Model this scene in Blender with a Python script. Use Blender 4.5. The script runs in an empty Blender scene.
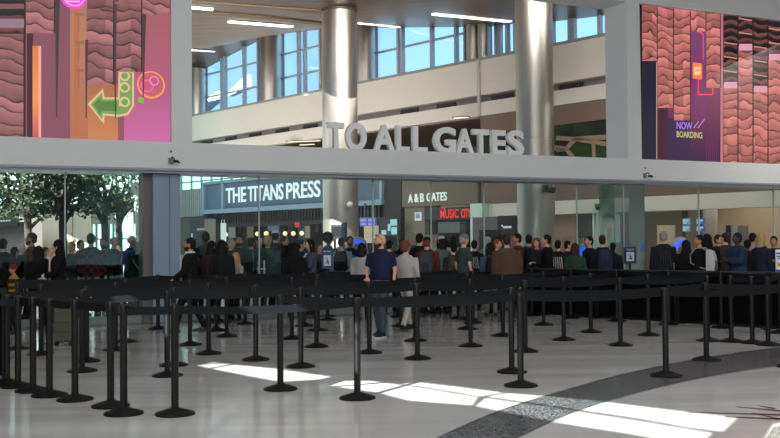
import bpy, bmesh, math, random
from mathutils import Vector, Matrix, Quaternion
from mathutils.geometry import tessellate_polygon
random.seed(7)
sc = bpy.context.scene
COL = sc.collection
PI = math.pi
# ------------------------------------------------------------------ camera
F, ROLL, EYE = 950.0, 0.009, 1.53
PITCH = math.atan(24.7/F)
CF = Vector((0, math.cos(PITCH), math.sin(PITCH)))
CU0 = Vector((0, -math.sin(PITCH), math.cos(PITCH)))
CR0 = Vector((1, 0, 0))
CR = CR0*math.cos(ROLL) - CU0*math.sin(ROLL)
CU = CR0*math.sin(ROLL) + CU0*math.cos(ROLL)
O = Vector((0, 0, EYE))
cam = bpy.data.cameras.new('camera'); camo = bpy.data.objects.new('camera', cam); COL.objects.link(camo)
m = Matrix((CR, CU, -CF)).transposed().to_4x4(); m.translation = O
camo.matrix_world = m
cam.sensor_width = 36; cam.lens = F*36/780; cam.clip_end = 400
sc.camera = camo

def ray(px, py): return CF + CR*((px-390)/F) - CU*((py-219)/F)
def hit(px, py, n, d):
    r = ray(px, py); n = Vector(n); t = (d-n.dot(O))/n.dot(r); return O + r*t
def ground(px, py): return hit(px, py, (0, 0, 1), 0)
def yh(px): return 243.7-ROLL*(px-390)
def col_k(px, k):                       # floor point in image column px where one metre is k pixels
    Y = F/k; return Vector(((px-390)/k, Y, 0))
def proj(p):
    d = Vector(p)-O; z = d.dot(CF); return 390+F*d.dot(CR)/z, 219-F*d.dot(CU)/z
# gantry frame (u along it, v away from the camera)
EU = Vector((.909, .416, 0)).normalized(); EV = Vector((-EU.y, EU.x, 0))
def GP(u, v, z): return EU*u + EV*v + Vector((0, 0, z))
def guz(px, py, v):
    p = hit(px, py, EV, v); return p.dot(EU), p.z
# hall back wall frame (s to the right and nearer, w away from the camera)
ES = Vector((.684, -.73, 0)).normalized(); EW = Vector((-ES.y, ES.x, 0))
def WP(s, w, z): return ES*s + EW*w + Vector((0, 0, z))
def wsz(px, py, w):
    p = hit(px, py, EW, w); return p.dot(ES), p.z

# ------------------------------------------------------------------ materials
def lin(c):
    return tuple(((x/255)/12.92 if x/255 <= .04045 else ((x/255+.055)/1.055)**2.4) for x in c)
MATS = {}
def mat(c, rough=.6, metal=0., emit=None, es=1., spec=.5, noise=0., nscale=20., key=None):
    k = (tuple(c), rough, metal, tuple(emit) if emit else None, es, spec, noise, nscale)
    if k in MATS: return MATS[k]
    m = bpy.data.materials.new(key or 'paint_%02x%02x%02x' % tuple(int(x) for x in c)); m.use_nodes = True
    nt = m.node_tree; b = nt.nodes['Principled BSDF']
    b.inputs['Base Color'].default_value = (*lin(c), 1)
    b.inputs['Roughness'].default_value = rough; b.inputs['Metallic'].default_value = metal
    b.inputs['Specular IOR Level'].default_value = spec
    if noise:
        tc = nt.nodes.new('ShaderNodeTexCoord'); nz = nt.nodes.new('ShaderNodeTexNoise'); nz.inputs['Scale'].default_value = nscale
        nz.inputs['Detail'].default_value = 5
        nt.links.new(tc.outputs['Object'], nz.inputs['Vector'])
        mx = nt.nodes.new('ShaderNodeMix'); mx.data_type = 'RGBA'
        l = lin(c)
        mx.inputs[6].default_value = (*[x*(1-noise) for x in l], 1); mx.inputs[7].default_value = (*[min(1, x*(1+noise)) for x in l], 1)
        nt.links.new(nz.outputs['Fac'], mx.inputs[0]); nt.links.new(mx.outputs[2], b.inputs['Base Color'])
    if emit:
        b.inputs['Emission Color'].default_value = (*lin(emit), 1); b.inputs['Emission Strength'].default_value = es
    MATS[k] = m
    return m
def cloth(c): return mat(c, .85, noise=.25, nscale=35, spec=.2)
def glow(c, s=1.): return mat((10, 10, 10), .5, emit=c, es=s)
def glass(tint, refl, key, rough=.02):
    if key in MATS: return MATS[key]
    m = bpy.data.materials.new(key); m.use_nodes = True; nt = m.node_tree
    nt.nodes.remove(nt.nodes['Principled BSDF']); out = nt.nodes['Material Output']
    tr = nt.nodes.new('ShaderNodeBsdfTransparent'); tr.inputs['Color'].default_value = (*tint, 1)
    gl = nt.nodes.new('ShaderNodeBsdfGlossy'); gl.inputs['Roughness'].default_value = rough; gl.inputs['Color'].default_value = (.85, .95, .95, 1)
    fr = nt.nodes.new('ShaderNodeLayerWeight'); fr.inputs['Blend'].default_value = .25
    ma = nt.nodes.new('ShaderNodeMath'); ma.operation = 'MULTIPLY_ADD'; ma.inputs[1].default_value = .28; ma.inputs[2].default_value = refl
    nt.links.new(fr.outputs['Fresnel'], ma.inputs[0])
    mx = nt.nodes.new('ShaderNodeMixShader')
    nt.links.new(ma.outputs[0], mx.inputs[0]); nt.links.new(tr.outputs[0], mx.inputs[1]); nt.links.new(gl.outputs[0], mx.inputs[2])
    nt.links.new(mx.outputs[0], out.inputs['Surface'])
    MATS[key] = m
    return m

# ------------------------------------------------------------------ mesh builder
class MB:
    def __init__(s): s.v = []; s.f = []; s.mi = []
    def add(s, vs, fs, mi=0):
        n = len(s.v); s.v += [Vector(x) for x in vs]
        for f in fs: s.f.append([i+n for i in f]); s.mi.append(mi)
        return s
    def box(s, c, size, rot=None, mi=0):
        c = Vector(c); h = [x/2 for x in size]
        vs = []
        for x in (-1, 1):
            for y in (-1, 1):
                for z in (-1, 1):
                    p = Vector((x*h[0], y*h[1], z*h[2]))
                    if rot is not None: p = rot @ p
                    vs.append(c+p)
        return s.add(vs, [(0, 1, 3, 2), (4, 6, 7, 5), (0, 4, 5, 1), (2, 3, 7, 6), (0, 2, 6, 4), (1, 5, 7, 3)], mi)
    def hexa(s, p, mi=0):     # 8 points: 4 front loop then 4 back loop
        return s.add(p, [(0, 1, 2, 3), (7, 6, 5, 4), (0, 4, 5, 1), (1, 5, 6, 2), (2, 6, 7, 3), (3, 7, 4, 0)], mi)
    def prism(s, pts, d, mi=0):   # polygon pts (3D) extruded by vector d
        n = len(pts); d = Vector(d)
        vs = [Vector(p) for p in pts]+[Vector(p)+d for p in pts]
        fs = [tuple(range(n)), tuple(range(2*n-1, n-1, -1))]
        fs += [(i, i+n, (i+1) % n+n, (i+1) % n) for i in range(n)]
        return s.add(vs, fs, mi)
    def rings(s, rings, mi=0, cap=True):
        n = len(rings[0]); vs = [p for r in rings for p in r]; fs = []
        for a in range(len(rings)-1):
            for i in range(n):
                j = (i+1) % n
                fs.append((a*n+i, a*n+j, (a+1)*n+j, (a+1)*n+i))
        if cap:
            fs.append(tuple(range(n-1, -1, -1))); fs.append(tuple((len(rings)-1)*n+i for i in range(n)))
        return s.add(vs, fs, mi)
    def tube(s, pts, rad, n=10, mi=0, cap=True):
        pts = [Vector(p) for p in pts]
        if not isinstance(rad, (list, tuple)): rad = [rad]*len(pts)
        rs = []; up = None
        for i, p in enumerate(pts):
            t = (pts[min(i+1, len(pts)-1)]-pts[max(i-1, 0)]).normalized()
            if up is None: up = Vector((0, 0, 1)) if abs(t.z) < .9 else Vector((0, 1, 0))
            x = up.cross(t).normalized(); y = t.cross(x); up = y
            rs.append([p+x*math.cos(2*PI*k/n)*rad[i]+y*math.sin(2*PI*k/n)*rad[i] for k in range(n)])
        return s.rings(rs, mi, cap)
    def lathe(s, prof, c=(0, 0, 0), n=24, mi=0):     # prof: (r, z)
        c = Vector(c)
        return s.rings([[c+Vector((r*math.cos(2*PI*k/n), r*math.sin(2*PI*k/n), z)) for k in range(n)] for r, z in prof], mi)
    def ell(s, rs, mi=0, n=16):                      # rings (centre, rx, ry) horizontal
        return s.rings([[Vector(c)+Vector((rx*math.cos(2*PI*k/n), ry*math.sin(2*PI*k/n), 0)) for k in range(n)] for c, rx, ry in rs], mi)
    def ball(s, c, r, n=12, mi=0, fn=None):
        c = Vector(c); r = Vector(r) if not isinstance(r, (int, float)) else Vector((r, r, r)); R = []
        m = max(6, n*2//3)
        for a in range(m+1):
            th = PI*(a/m); th = min(max(th, .02), PI-.02)
            row = []
            for k in range(n):
                ph = 2*PI*k/n
                p = Vector((math.sin(th)*math.cos(ph)*r.x, math.sin(th)*math.sin(ph)*r.y, -math.cos(th)*r.z))
                if fn: p = fn(p)
                row.append(c+p)
            R.append(row)
        return s.rings(R, mi)
    def xform(s, M):
        s.v = [M @ p for p in s.v]; return s
    def build(s, name, mats, parent=None, smooth=False, matrix=None):
        me = bpy.data.meshes.new(name); me.from_pydata([tuple(p) for p in s.v], [], s.f)
        if not isinstance(mats, (list, tuple)): mats = [mats]
        for m in mats: me.materials.append(m)
        me.polygons.foreach_set('material_index', s.mi)
        bm = bmesh.new(); bm.from_mesh(me); bmesh.ops.recalc_face_normals(bm, faces=bm.faces); bm.to_mesh(me); bm.free()
        if smooth:
            me.polygons.foreach_set('use_smooth', [True]*len(me.polygons))
            try: me.set_sharp_from_angle(angle=math.radians(42))
            except Exception: pass
        return link(name, me, parent, matrix)
def link(name, me, parent=None, matrix=None):
    o = bpy.data.objects.new(name, me); COL.objects.link(o)
    if parent is not None: o.parent = parent
    if matrix is not None: o.matrix_local = matrix
    return o
def tag(o, label, cat, group=None, kind=None):
    o['label'] = label; o['category'] = cat
    if group: o['group'] = group
    if kind: o['kind'] = kind
    return o
def thing(name, label, cat, loc=(0, 0, 0), rz=0, group=None):
    e = bpy.data.objects.new(name, None); COL.objects.link(e); e.location = loc; e.rotation_euler = (0, 0, rz); e.empty_display_size = .1
    return tag(e, label, cat, group)
def struct(o, label=None):
    o['kind'] = 'structure'
    if label: o['label'] = label
    return o
def local(e):                            # world -> local matrix of an empty made by thing()
    return (Matrix.Translation(e.location) @ Matrix.Rotation(e.rotation_euler.z, 4, 'Z')).inverted()
def gbox(mb, u0, u1, v0, v1, z0, z1, mi=0):
    return mb.hexa([GP(u0, v0, z0), GP(u1, v0, z0), GP(u1, v0, z1), GP(u0, v0, z1), GP(u0, v1, z0), GP(u1, v1, z0), GP(u1, v1, z1), GP(u0, v1, z1)], mi)
def wbox(mb, s0, s1, w0, w1, z0, z1, mi=0):
    return mb.hexa([WP(s0, w0, z0), WP(s1, w0, z0), WP(s1, w0, z1), WP(s0, w0, z1), WP(s0, w1, z0), WP(s1, w1, z0), WP(s1, w1, z1), WP(s0, w1, z1)], mi)
def sx(px, w): return wsz(px, 240, w)[0]
def text_mesh(ch, bold=.02, ext=.05):
    cu = bpy.data.curves.new('lettering', 'FONT'); cu.body = ch; cu.extrude = ext; cu.offset = bold; cu.resolution_u = 4
    o = bpy.data.objects.new('lettering', cu); COL.objects.link(o)
    dg = bpy.context.evaluated_depsgraph_get(); me = bpy.data.meshes.new_from_object(o.evaluated_get(dg))
    bpy.data.objects.remove(o); bpy.data.curves.remove(cu)
    return me
def lettering(ch, o, ex, ez, w, h, depth, bold=.02):
    """mesh of the text scaled so it fills w x h from origin o along ex / ez, extruded towards -normal"""
    me = text_mesh(ch, bold); xs = [v.co.x for v in me.vertices]; ys = [v.co.y for v in me.vertices]
    x0, x1, y0, y1 = min(xs), max(xs), min(ys), max(ys)
    nrm = Vector(ex).cross(Vector(ez))
    for v in me.vertices:
        a = (v.co.x-x0)/(x1-x0)*w; b = (v.co.y-y0)/(y1-y0)*h; c = (v.co.z/.05+1)/2*depth
        v.co = Vector(o)+Vector(ex)*a+Vector(ez)*b+nrm*c
    return me
ORD = ['first', 'second', 'third', 'fourth', 'fifth', 'sixth', 'seventh', 'eighth', 'ninth', 'tenth']

# ------------------------------------------------------------------ common materials
M_grey = mat((222, 225, 226), .55, spec=.3, noise=.03, nscale=3, key='gantry_grey')
M_black = mat((7, 7, 8), .42, spec=.42, key='black_powder_coat')
M_belt = mat((10, 13, 19), .5, spec=.25, key='black_webbing')
M_steel = None
def steel():
    m = bpy.data.materials.new('brushed_steel'); m.use_nodes = True; nt = m.node_tree; b = nt.nodes['Principled BSDF']
    b.inputs['Metallic'].default_value = 1; b.inputs['Roughness'].default_value = .27
    b.inputs['Base Color'].default_value = (.45, .42, .385, 1)
    tc = nt.nodes.new('ShaderNodeTexCoord'); mp = nt.nodes.new('ShaderNodeMapping'); mp.inputs['Scale'].default_value = (30, 30, .4)
    nz = nt.nodes.new('ShaderNodeTexNoise'); nz.inputs['Scale'].default_value = 3
    mr = nt.nodes.new('ShaderNodeMapRange'); mr.inputs[3].default_value = .34; mr.inputs[4].default_value = .5
    nt.links.new(tc.outputs['Object'], mp.inputs[0]); nt.links.new(mp.outputs[0], nz.inputs['Vector'])
    nt.links.new(nz.outputs['Fac'], mr.inputs[0]); nt.links.new(mr.outputs[0], b.inputs['Roughness'])
    return m
M_steel = steel()
M_clear = glass((.90, .94, .94), .025, 'clear_glass')
M_tint = glass((.80, .87, .85), .06, 'green_tinted_glass')
M_pane = glass((.9, .95, .98), .02, 'window_glass')
# ================================================================== FLOOR
def floor_material():
    m = bpy.data.materials.new('terrazzo'); m.use_nodes = True; nt = m.node_tree; b = nt.nodes['Principled BSDF']
    tc = nt.nodes.new('ShaderNodeTexCoord')
    def noise(scale, detail=3, vec=None):
        n = nt.nodes.new('ShaderNodeTexNoise'); n.inputs['Scale'].default_value = scale; n.inputs['Detail'].default_value = detail
        nt.links.new(vec or tc.outputs['Object'], n.inputs['Vector']); return n
    mp = nt.nodes.new('ShaderNodeMapping'); mp.inputs['Rotation'].default_value = (0, 0, -.35); mp.inputs['Scale'].default_value = (.2, 2.2, 1)
    nt.links.new(tc.outputs['Object'], mp.inputs[0])
    a = noise(140, 2); s = noise(1.1, 3, mp.outputs[0]); c = noise(.35, 3)
    def ramp(src, p0, c0, p1, c1):
        r = nt.nodes.new('ShaderNodeValToRGB'); r.color_ramp.elements[0].position = p0; r.color_ramp.elements[0].color = (*c0, 1)
        r.color_ramp.elements[1].position = p1; r.color_ramp.elements[1].color = (*c1, 1); nt.links.new(src, r.inputs[0]); return r
    ra = ramp(a.outputs['Fac'], .35, (.36, .36, .355), .65, (.56, .56, .55))
    rs = ramp(s.outputs['Fac'], .35, (.84, .84, .85), .62, (1.03, 1.03, 1.04))
    rc = ramp(c.outputs['Fac'], .35, (.95, .92, .89), .65, (1.0, 1.0, 1.0))
    def mul(x, y):
        n = nt.nodes.new('ShaderNodeMix'); n.data_type = 'RGBA'; n.blend_type = 'MULTIPLY'; n.inputs[0].default_value = 1
        nt.links.new(x, n.inputs[6]); nt.links.new(y, n.inputs[7]); return n.outputs[2]
    nt.links.new(mul(mul(ra.outputs[0], rs.outputs[0]), rc.outputs[0]), b.inputs['Base Color'])
    b.inputs['Roughness'].default_value = .13; b.inputs['Specular IOR Level'].default_value = .55
    return m
def dark_terrazzo(c0, c1, name):
    m = bpy.data.materials.new(name); m.use_nodes = True; nt = m.node_tree; b = nt.nodes['Principled BSDF']
    tc = nt.nodes.new('ShaderNodeTexCoord'); n = nt.nodes.new('ShaderNodeTexVoronoi'); n.inputs['Scale'].default_value = 75
    nt.links.new(tc.outputs['Object'], n.inputs['Vector'])
    r = nt.nodes.new('ShaderNodeValToRGB'); r.color_ramp.elements[0].color = (*c0, 1); r.color_ramp.elements[1].color = (*c1, 1)
    r.color_ramp.elements[0].position = .25; r.color_ramp.elements[1].position = .9
    nt.links.new(n.outputs['Color'], r.inputs[0]); nt.links.new(r.outputs[0], b.inputs['Base Color'])
    b.inputs['Roughness'].default_value = .22; b.inputs['Specular IOR Level'].default_value = .3
    return m
M_floor = floor_material()
mb = MB(); mb.box((0, 32, -.1), (80, 96, .2)); struct(mb.build('floor', M_floor))
# dark curved band set in the floor (measured edge points, fitted by an arc)
outer = [(425, 444), (470, 423), (510, 407), (560, 391.5), (610, 377.5), (650, 368), (690, 360.2), (740, 352.3), (800, 344.5), (880, 336), (980, 328), (1100, 321)]
inner = [(505, 444), (540, 427), (572, 413), (610, 400.5), (650, 389.5), (690, 380.5), (730, 373), (770, 367), (810, 361.5), (890, 351.5), (990, 341.5), (1110, 333)]
def densify(pts, n=84):
    g = [ground(*p) for p in pts]; out = []
    for i in range(n+1):
        t = i/n*(len(g)-1); k = min(int(t), len(g)-2); f = t-k
        p0 = g[max(k-1, 0)]; p1 = g[k]; p2 = g[k+1]; p3 = g[min(k+2, len(g)-1)]
        out.append(.5*((2*p1)+(p2-p0)*f+(2*p0-5*p1+4*p2-p3)*f*f+(3*p1-p0-3*p2+p3)*f**3))
    return out
po, pi_ = densify(outer), densify(inner)
mb = MB()
for i in range(84):
    a, b, c, d = po[i], po[i+1], pi_[i+1], pi_[i]
    mb.add([x+Vector((0, 0, z)) for z in (.002, -.02) for x in (a, b, c, d)], [(0, 1, 2, 3), (4, 5, 6, 7), (0, 1, 5, 4), (3, 2, 6, 7)])
struct(mb.build('floor_curved_band', dark_terrazzo((.006, .006, .007), (.17, .175, .185), 'dark_terrazzo')))
mb = MB()
for i in range(84):
    for P, sgn in ((po, 1), (pi_, -1)):
        a, b = P[i], P[i+1]; n = (b-a).cross(Vector((0, 0, 1))).normalized()*.006
        mb.add([a+n+Vector((0, 0, .0035)), b+n+Vector((0, 0, .0035)), b-n+Vector((0, 0, .0035)), a-n+Vector((0, 0, .0035))], [(0, 1, 2, 3)])
struct(mb.build('floor_divider_strip', mat((120, 122, 124), .3, .8)))
# red compass lines of a floor medallion at the right
mb = MB()
def strip(p0, p1, w0, w1):
    a, b = ground(*p0), ground(*p1); n = (b-a).cross(Vector((0, 0, 1))).normalized()
    z = Vector((0, 0, .004))
    mb.add([a+n*w0+z, b+n*w1+z, b-n*w1+z, a-n*w0+z], [(0, 1, 2, 3)])
strip((688, 412.5), (800, 415.5), .008, .04); strip((725, 417), (800, 420), .02, .035)
strip((736, 407), (800, 413), .008, .045); strip((757, 405.8), (775, 409), .004, .03); strip((752, 413), (800, 424), .01, .03)
struct(mb.build('floor_medallion_line', dark_terrazzo((.05, .012, .012), (.13, .05, .045), 'red_terrazzo')))
mb = MB(); a, b, c = ground(764, 442), ground(774, 427), ground(800, 424); d = ground(800, 442)
mb.add([x+Vector((0, 0, .003)) for x in (a, b, c, d)], [(0, 1, 2, 3)])
struct(mb.build('floor_medallion_field', dark_terrazzo((.08, .08, .075), (.2, .19, .17), 'grey_medallion_terrazzo')))
# brown border strip in front of the glass
mb = MB(); gbox(mb, -8, 20, 18.75, 19.3, -.02, .003)
struct(mb.build('floor_border', dark_terrazzo((.16, .125, .10), (.30, .25, .21), 'brown_terrazzo')))

# ================================================================== GANTRY
VF, VB, VG = 19.05, 19.92, 19.5
ZB, ZT, ZS = 3.0, 3.6, 7.55       # beam underside, beam top, screen top
uL = guz(192, 100, VF)[0]; uR = guz(627.5, 100, VF)[0]
uLs = guz(171.5, 100, VF)[0]; uRs = guz(641, 100, VF)[0]
mb = MB()
gbox(mb, -7, 24, VF, VB, ZB+.03, ZT)                       # lower beam
gbox(mb, -7, 24, VF, VB, ZS, 9.0)                          # upper beam
gbox(mb, uLs, uL, VF, VB, ZT, ZS); gbox(mb, uR, uRs, VF, VB, ZT, ZS)
gbox(mb, -7, uLs, VF+.2, VB, ZT, ZS); gbox(mb, uRs, 24, VF+.2, VB, ZT, ZS)
g_o = struct(mb.build('wall_gantry', M_grey), 'pale grey portal wall carrying the screens over the glass')
mb = MB(); gbox(mb, -7, 24, VF+.04, VB-.02, ZB-.02, ZB+.03)
struct(mb.build('trim_1', mat((150, 158, 170), .35, spec=.5)))  # beam underside; bluish light off the floor is put into its colour
mb = MB(); gbox(mb, -7, 24, VF-.012, VF+.01, ZB+.03, ZB+.075)
struct(mb.build('trim_2', mat((160, 165, 174), .4)))
# curb at the foot of the glass
mb = MB(); gbox(mb, -7, 8.2, VG-.07, VG+.07, 0, .14); gbox(mb, 10.1, 22, VG-.07, VG+.07, 0, .14)
struct(mb.build('baseboard_glass', mat((128, 140, 138), .4, noise=.1)))

# ---- screens -----------------------------------------------------------------
def wave_mat(name, base, dark, scale, dist, rot=0., strength=1.):
    m = bpy.data.materials.new(name); m.use_nodes = True; nt = m.node_tree; b = nt.nodes['Principled BSDF']
    tc = nt.nodes.new('ShaderNodeTexCoord')
    sep = nt.nodes.new('ShaderNodeSeparateXYZ'); nt.links.new(tc.outputs['Object'], sep.inputs[0])
    # x = along screen, z = up (objects live in a local frame)
    nz = nt.nodes.new('ShaderNodeTexNoise'); nz.inputs['Scale'].default_value = 2.4; nz.inputs['Detail'].default_value = 1.5
    oi = nt.nodes.new('ShaderNodeObjectInfo'); sv = nt.nodes.new('ShaderNodeMath'); sv.operation = 'MULTIPLY'; sv.inputs[1].default_value = 37; nt.links.new(oi.outputs['Random'], sv.inputs[0])
    vm = nt.nodes.new('ShaderNodeVectorMath'); vm.operation = 'ADD'; nt.links.new(tc.outputs['Object'], vm.inputs[0]); nt.links.new(sv.outputs[0], vm.inputs[1])
    nt.links.new(vm.outputs[0], nz.inputs['Vector'])
    sn = nt.nodes.new('ShaderNodeMath'); sn.operation = 'SINE'
    mx = nt.nodes.new('ShaderNodeMath'); mx.operation = 'MULTIPLY'; mx.inputs[1].default_value = 9
    nt.links.new(sep.outputs['X'], mx.inputs[0]); ph = nt.nodes.new('ShaderNodeMath'); ph.operation = 'ADD'; nt.links.new(mx.outputs[0], ph.inputs[0]); nt.links.new(sv.outputs[0], ph.inputs[1]); nt.links.new(ph.outputs[0], sn.inputs[0])
    a1 = nt.nodes.new('ShaderNodeMath'); a1.operation = 'MULTIPLY_ADD'; a1.inputs[1].default_value = .03; nt.links.new(sn.outputs[0], a1.inputs[0]); nt.links.new(sep.outputs['Z'], a1.inputs[2])
    a2 = nt.nodes.new('ShaderNodeMath'); a2.operation = 'MULTIPLY_ADD'; a2.inputs[1].default_value = dist; nt.links.new(nz.outputs['Fac'], a2.inputs[0]); nt.links.new(a1.outputs[0], a2.inputs[2])
    a3 = nt.nodes.new('ShaderNodeMath'); a3.operation = 'MULTIPLY'; a3.inputs[1].default_value = scale; nt.links.new(a2.outputs[0], a3.inputs[0])
    fr = nt.nodes.new('ShaderNodeMath'); fr.operation = 'FRACT'; nt.links.new(a3.outputs[0], fr.inputs[0])
    fl = nt.nodes.new('ShaderNodeMath'); fl.operation = 'FLOOR'; nt.links.new(a3.outputs[0], fl.inputs[0])
    r = nt.nodes.new('ShaderNodeValToRGB'); e = r.color_ramp.elements
    e[0].position = 0; e[0].color = (*lin(dark), 1); e[1].position = .16; e[1].color = (*[x*.75 for x in lin(base)], 1)
    x = e.new(.55); x.color = (*lin(base), 1); x = e.new(.97); x.color = (*[min(1, v*1.25) for v in lin(base)], 1); x = e.new(1.); x.color = (*lin(dark), 1)
    nt.links.new(fr.outputs[0], r.inputs[0])
    wn = nt.nodes.new('ShaderNodeTexWhiteNoise'); wn.noise_dimensions = '3D'
    cb = nt.nodes.new('ShaderNodeCombineXYZ'); nt.links.new(fl.outputs[0], cb.inputs[0]); nt.links.new(sv.outputs[0], cb.inputs[2])
    fx = nt.nodes.new('ShaderNodeMath'); fx.operation = 'MULTIPLY'; fx.inputs[1].default_value = 2.05; nt.links.new(sep.outputs['X'], fx.inputs[0])
    ff = nt.nodes.new('ShaderNodeMath'); ff.operation = 'FLOOR'; nt.links.new(fx.outputs[0], ff.inputs[0]); nt.links.new(ff.outputs[0], cb.inputs[1])
    nt.links.new(cb.outputs[0], wn.inputs['Vector'])
    mr = nt.nodes.new('ShaderNodeMapRange'); mr.inputs[3].default_value = .62; mr.inputs[4].default_value = 1.25; nt.links.new(wn.outputs['Value'], mr.inputs[0])
    ml = nt.nodes.new('ShaderNodeMix'); ml.data_type = 'RGBA'; ml.blend_type = 'MULTIPLY'; ml.inputs[0].default_value = 1
    nt.links.new(r.outputs[0], ml.inputs[6]); nt.links.new(mr.outputs[0], ml.inputs[7])
    # fine grain
    g = nt.nodes.new('ShaderNodeTexNoise'); g.inputs['Scale'].default_value = 9; g.inputs['Detail'].default_value = 6
    mp = nt.nodes.new('ShaderNodeMapping'); mp.inputs['Scale'].default_value = (.8, 1, 6); nt.links.new(tc.outputs['Object'], mp.inputs[0]); nt.links.new(mp.outputs[0], g.inputs['Vector'])
    mg = nt.nodes.new('ShaderNodeMapRange'); mg.inputs[3].default_value = .75; mg.inputs[4].default_value = 1.25; nt.links.new(g.outputs['Fac'], mg.inputs[0])
    m2 = nt.nodes.new('ShaderNodeMix'); m2.data_type = 'RGBA'; m2.blend_type = 'MULTIPLY'; m2.inputs[0].default_value = 1
    nt.links.new(ml.outputs[2], m2.inputs[6]); nt.links.new(mg.outputs[0], m2.inputs[7])
    b.inputs['Base Color'].default_value = (.01, .01, .01, 1)
    nt.links.new(m2.outputs[2], b.inputs['Emission Color']); b.inputs['Emission Strength'].default_value = strength
    return m
def grad_mat(name, stops, axis='X', a=0., b_=1., strength=1.):
    m = bpy.data.materials.new(name); m.use_nodes = True; nt = m.node_tree; b = nt.nodes['Principled BSDF']
    tc = nt.nodes.new('ShaderNodeTexCoord'); sep = nt.nodes.new('ShaderNodeSeparateXYZ'); nt.links.new(tc.outputs['Object'], sep.inputs[0])
    mr = nt.nodes.new('ShaderNodeMapRange'); mr.inputs[1].default_value = a; mr.inputs[2].default_value = b_; nt.links.new(sep.outputs[axis], mr.inputs[0])
    r = nt.nodes.new('ShaderNodeValToRGB'); e = r.color_ramp.elements
    e[0].position, e[0].color = stops[0][0], (*lin(stops[0][1]), 1); e[1].position, e[1].color = stops[-1][0], (*lin(stops[-1][1]), 1)
    for p, c in stops[1:-1]: x = e.new(p); x.color = (*lin(c), 1)
    nt.links.new(mr.outputs[0], r.inputs[0]); nt.links.new(r.outputs[0], b.inputs['Emission Color'])
    b.inputs['Emission Strength'].default_value = strength; b.inputs['Base Color'].default_value = (.01, .01, .01, 1)
    return m
ANG = math.atan2(EU.y, EU.x)
W_pink = wave_mat('carved_rose_wood_image', (158, 100, 102), (34, 18, 22), 4.3, .42)
W_rose = wave_mat('carved_pink_wood_image', (192, 112, 106), (52, 26, 28), 4.3, .42)
W_dim = wave_mat('carved_brown_wood_image', (140, 90, 90), (30, 16, 20), 4., .35)
W_dark = wave_mat('carved_dark_wood_image', (112, 64, 62), (20, 11, 14), 4.6, .2)
for n_ in W_dark.node_tree.nodes:
    if n_.type == 'VALTORGB': n_.color_ramp.elements[1].position = .5; n_.color_ramp.elements[1].color = (.02, .01, .012, 1); n_.color_ramp.elements[2].position = .66
def screen(label, u0, u1, name='video_wall'):
    e = thing(name, label, 'screen', GP(u0, VF+.12, ZT), ANG)
    b = MB(); b.box(((u1-u0)/2, .04, (ZS-ZT)/2), (u1-u0, .08, ZS-ZT)); b.build('bezel', mat((16, 12, 14), .4), e)
    return e
def on_screen(e, px, py, off):
    """pixel -> local x,z of the screen's front"""
    p = local(e) @ hit(px, py, EV, VF+.12); return p.x, p.z
def sheet(e, name, px, m, layer):
    pts = [on_screen(e, *p, 0) for p in px]; y = -.002-.002*layer
    b = MB(); b.prism([Vector((x, y, z)) for x, z in pts], (0, .0015, 0)); return b.build(name, m, e)
def rect(e, name, x0, y0, x1, y1, m, layer): return sheet(e, name, [(x0, y0), (x1, y0), (x1, y1), (x0, y1)], m, layer)
def disc(e, name, cx, cy, r, m, layer, r_in=0, n=28, squash=1):
    y = -.002-.002*layer; b = MB(); x0, z0 = on_screen(e, cx, cy, 0); x1, _ = on_screen(e, cx+r, cy, 0); R = abs(x1-x0)
    ri = R*r_in
    for i in range(n):
        a, c = 2*PI*i/n, 2*PI*(i+1)/n
        p = [(R*math.cos(a), R*math.sin(a)), (R*math.cos(c), R*math.sin(c)), (ri*math.cos(c), ri*math.sin(c)), (ri*math.cos(a), ri*math.sin(a))]
        b.add([Vector((x0+q[0], y, z0+q[1])) for q in p], [(0, 1, 2, 3)])
    return b.build(name, m, e)
e = screen('left video wall showing pink carved wood panels and a green neon arrow', guz(-60, 100, VF)[0], uLs)
B = -12
lo = 138.5
rect(e, 'picture_field', B-40, B, 170.2, 165, grad_mat('rose_gradient', [(0, (136, 78, 96)), (.55, (146, 80, 98)), (1, (180, 96, 120))], 'X', 2, 4.9, .95), 0)
rect(e, 'picture_field', 124, B, 170.2, 165, grad_mat('pink_gradient', [(0, (206, 106, 166)), (.4, (182, 92, 128)), (1, (168, 92, 100))], 'Z', .05, 2.6, .95), 1)
rect(e, 'picture_field', 70, B, 88, 165, grad_mat('amber_gradient', [(0, (190, 112, 84)), (.6, (188, 128, 96)), (1, (170, 122, 92))], 'Z', 0, 3.5, .9), 1)
rect(e, 'picture_field', 88, 85, 118, 165, grad_mat('orange_gradient', [(0, (206, 132, 84)), (1, (176, 104, 72))], 'Z', 0, 1.2, .95), 1)
rect(e, 'picture_field', 74, B, 79, 165, glow((196, 112, 74), .9), 2)
for yy in (22, 50, 78): rect(e, 'lattice_bar', 76, yy-9, 84, yy-6, glow((150, 112, 96), .9), 3); rect(e, 'lattice_bar', 78, yy-6, 79.5, yy+10, glow((150, 112, 96), .9), 3)
rect(e, 'picture_field', 27, 20, 33, 165, glow((70, 28, 44), .9), 1)
rect(e, 'light_bar', 32.5, 46, 41, 165, grad_mat('orange_bar', [(0, (196, 84, 96)), (.3, (240, 150, 90)), (1, (196, 110, 70))], 'Z', 0, 2.4, 1.), 2)
rect(e, 'light_bar', 38.6, 46, 41, 165, glow((250, 170, 150), 1.), 3)
disc(e, 'neon_disc', 74, -4, 14, glow((226, 76, 200), 1.05), 3)
disc(e, 'neon_ring', 74, -4, 11, glow((250, 170, 240), 1.1), 4, .88)
rect(e, 'neon_bar', 66, 1, 80, 2.2, glow((255, 200, 235), 1.1), 5)
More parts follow.
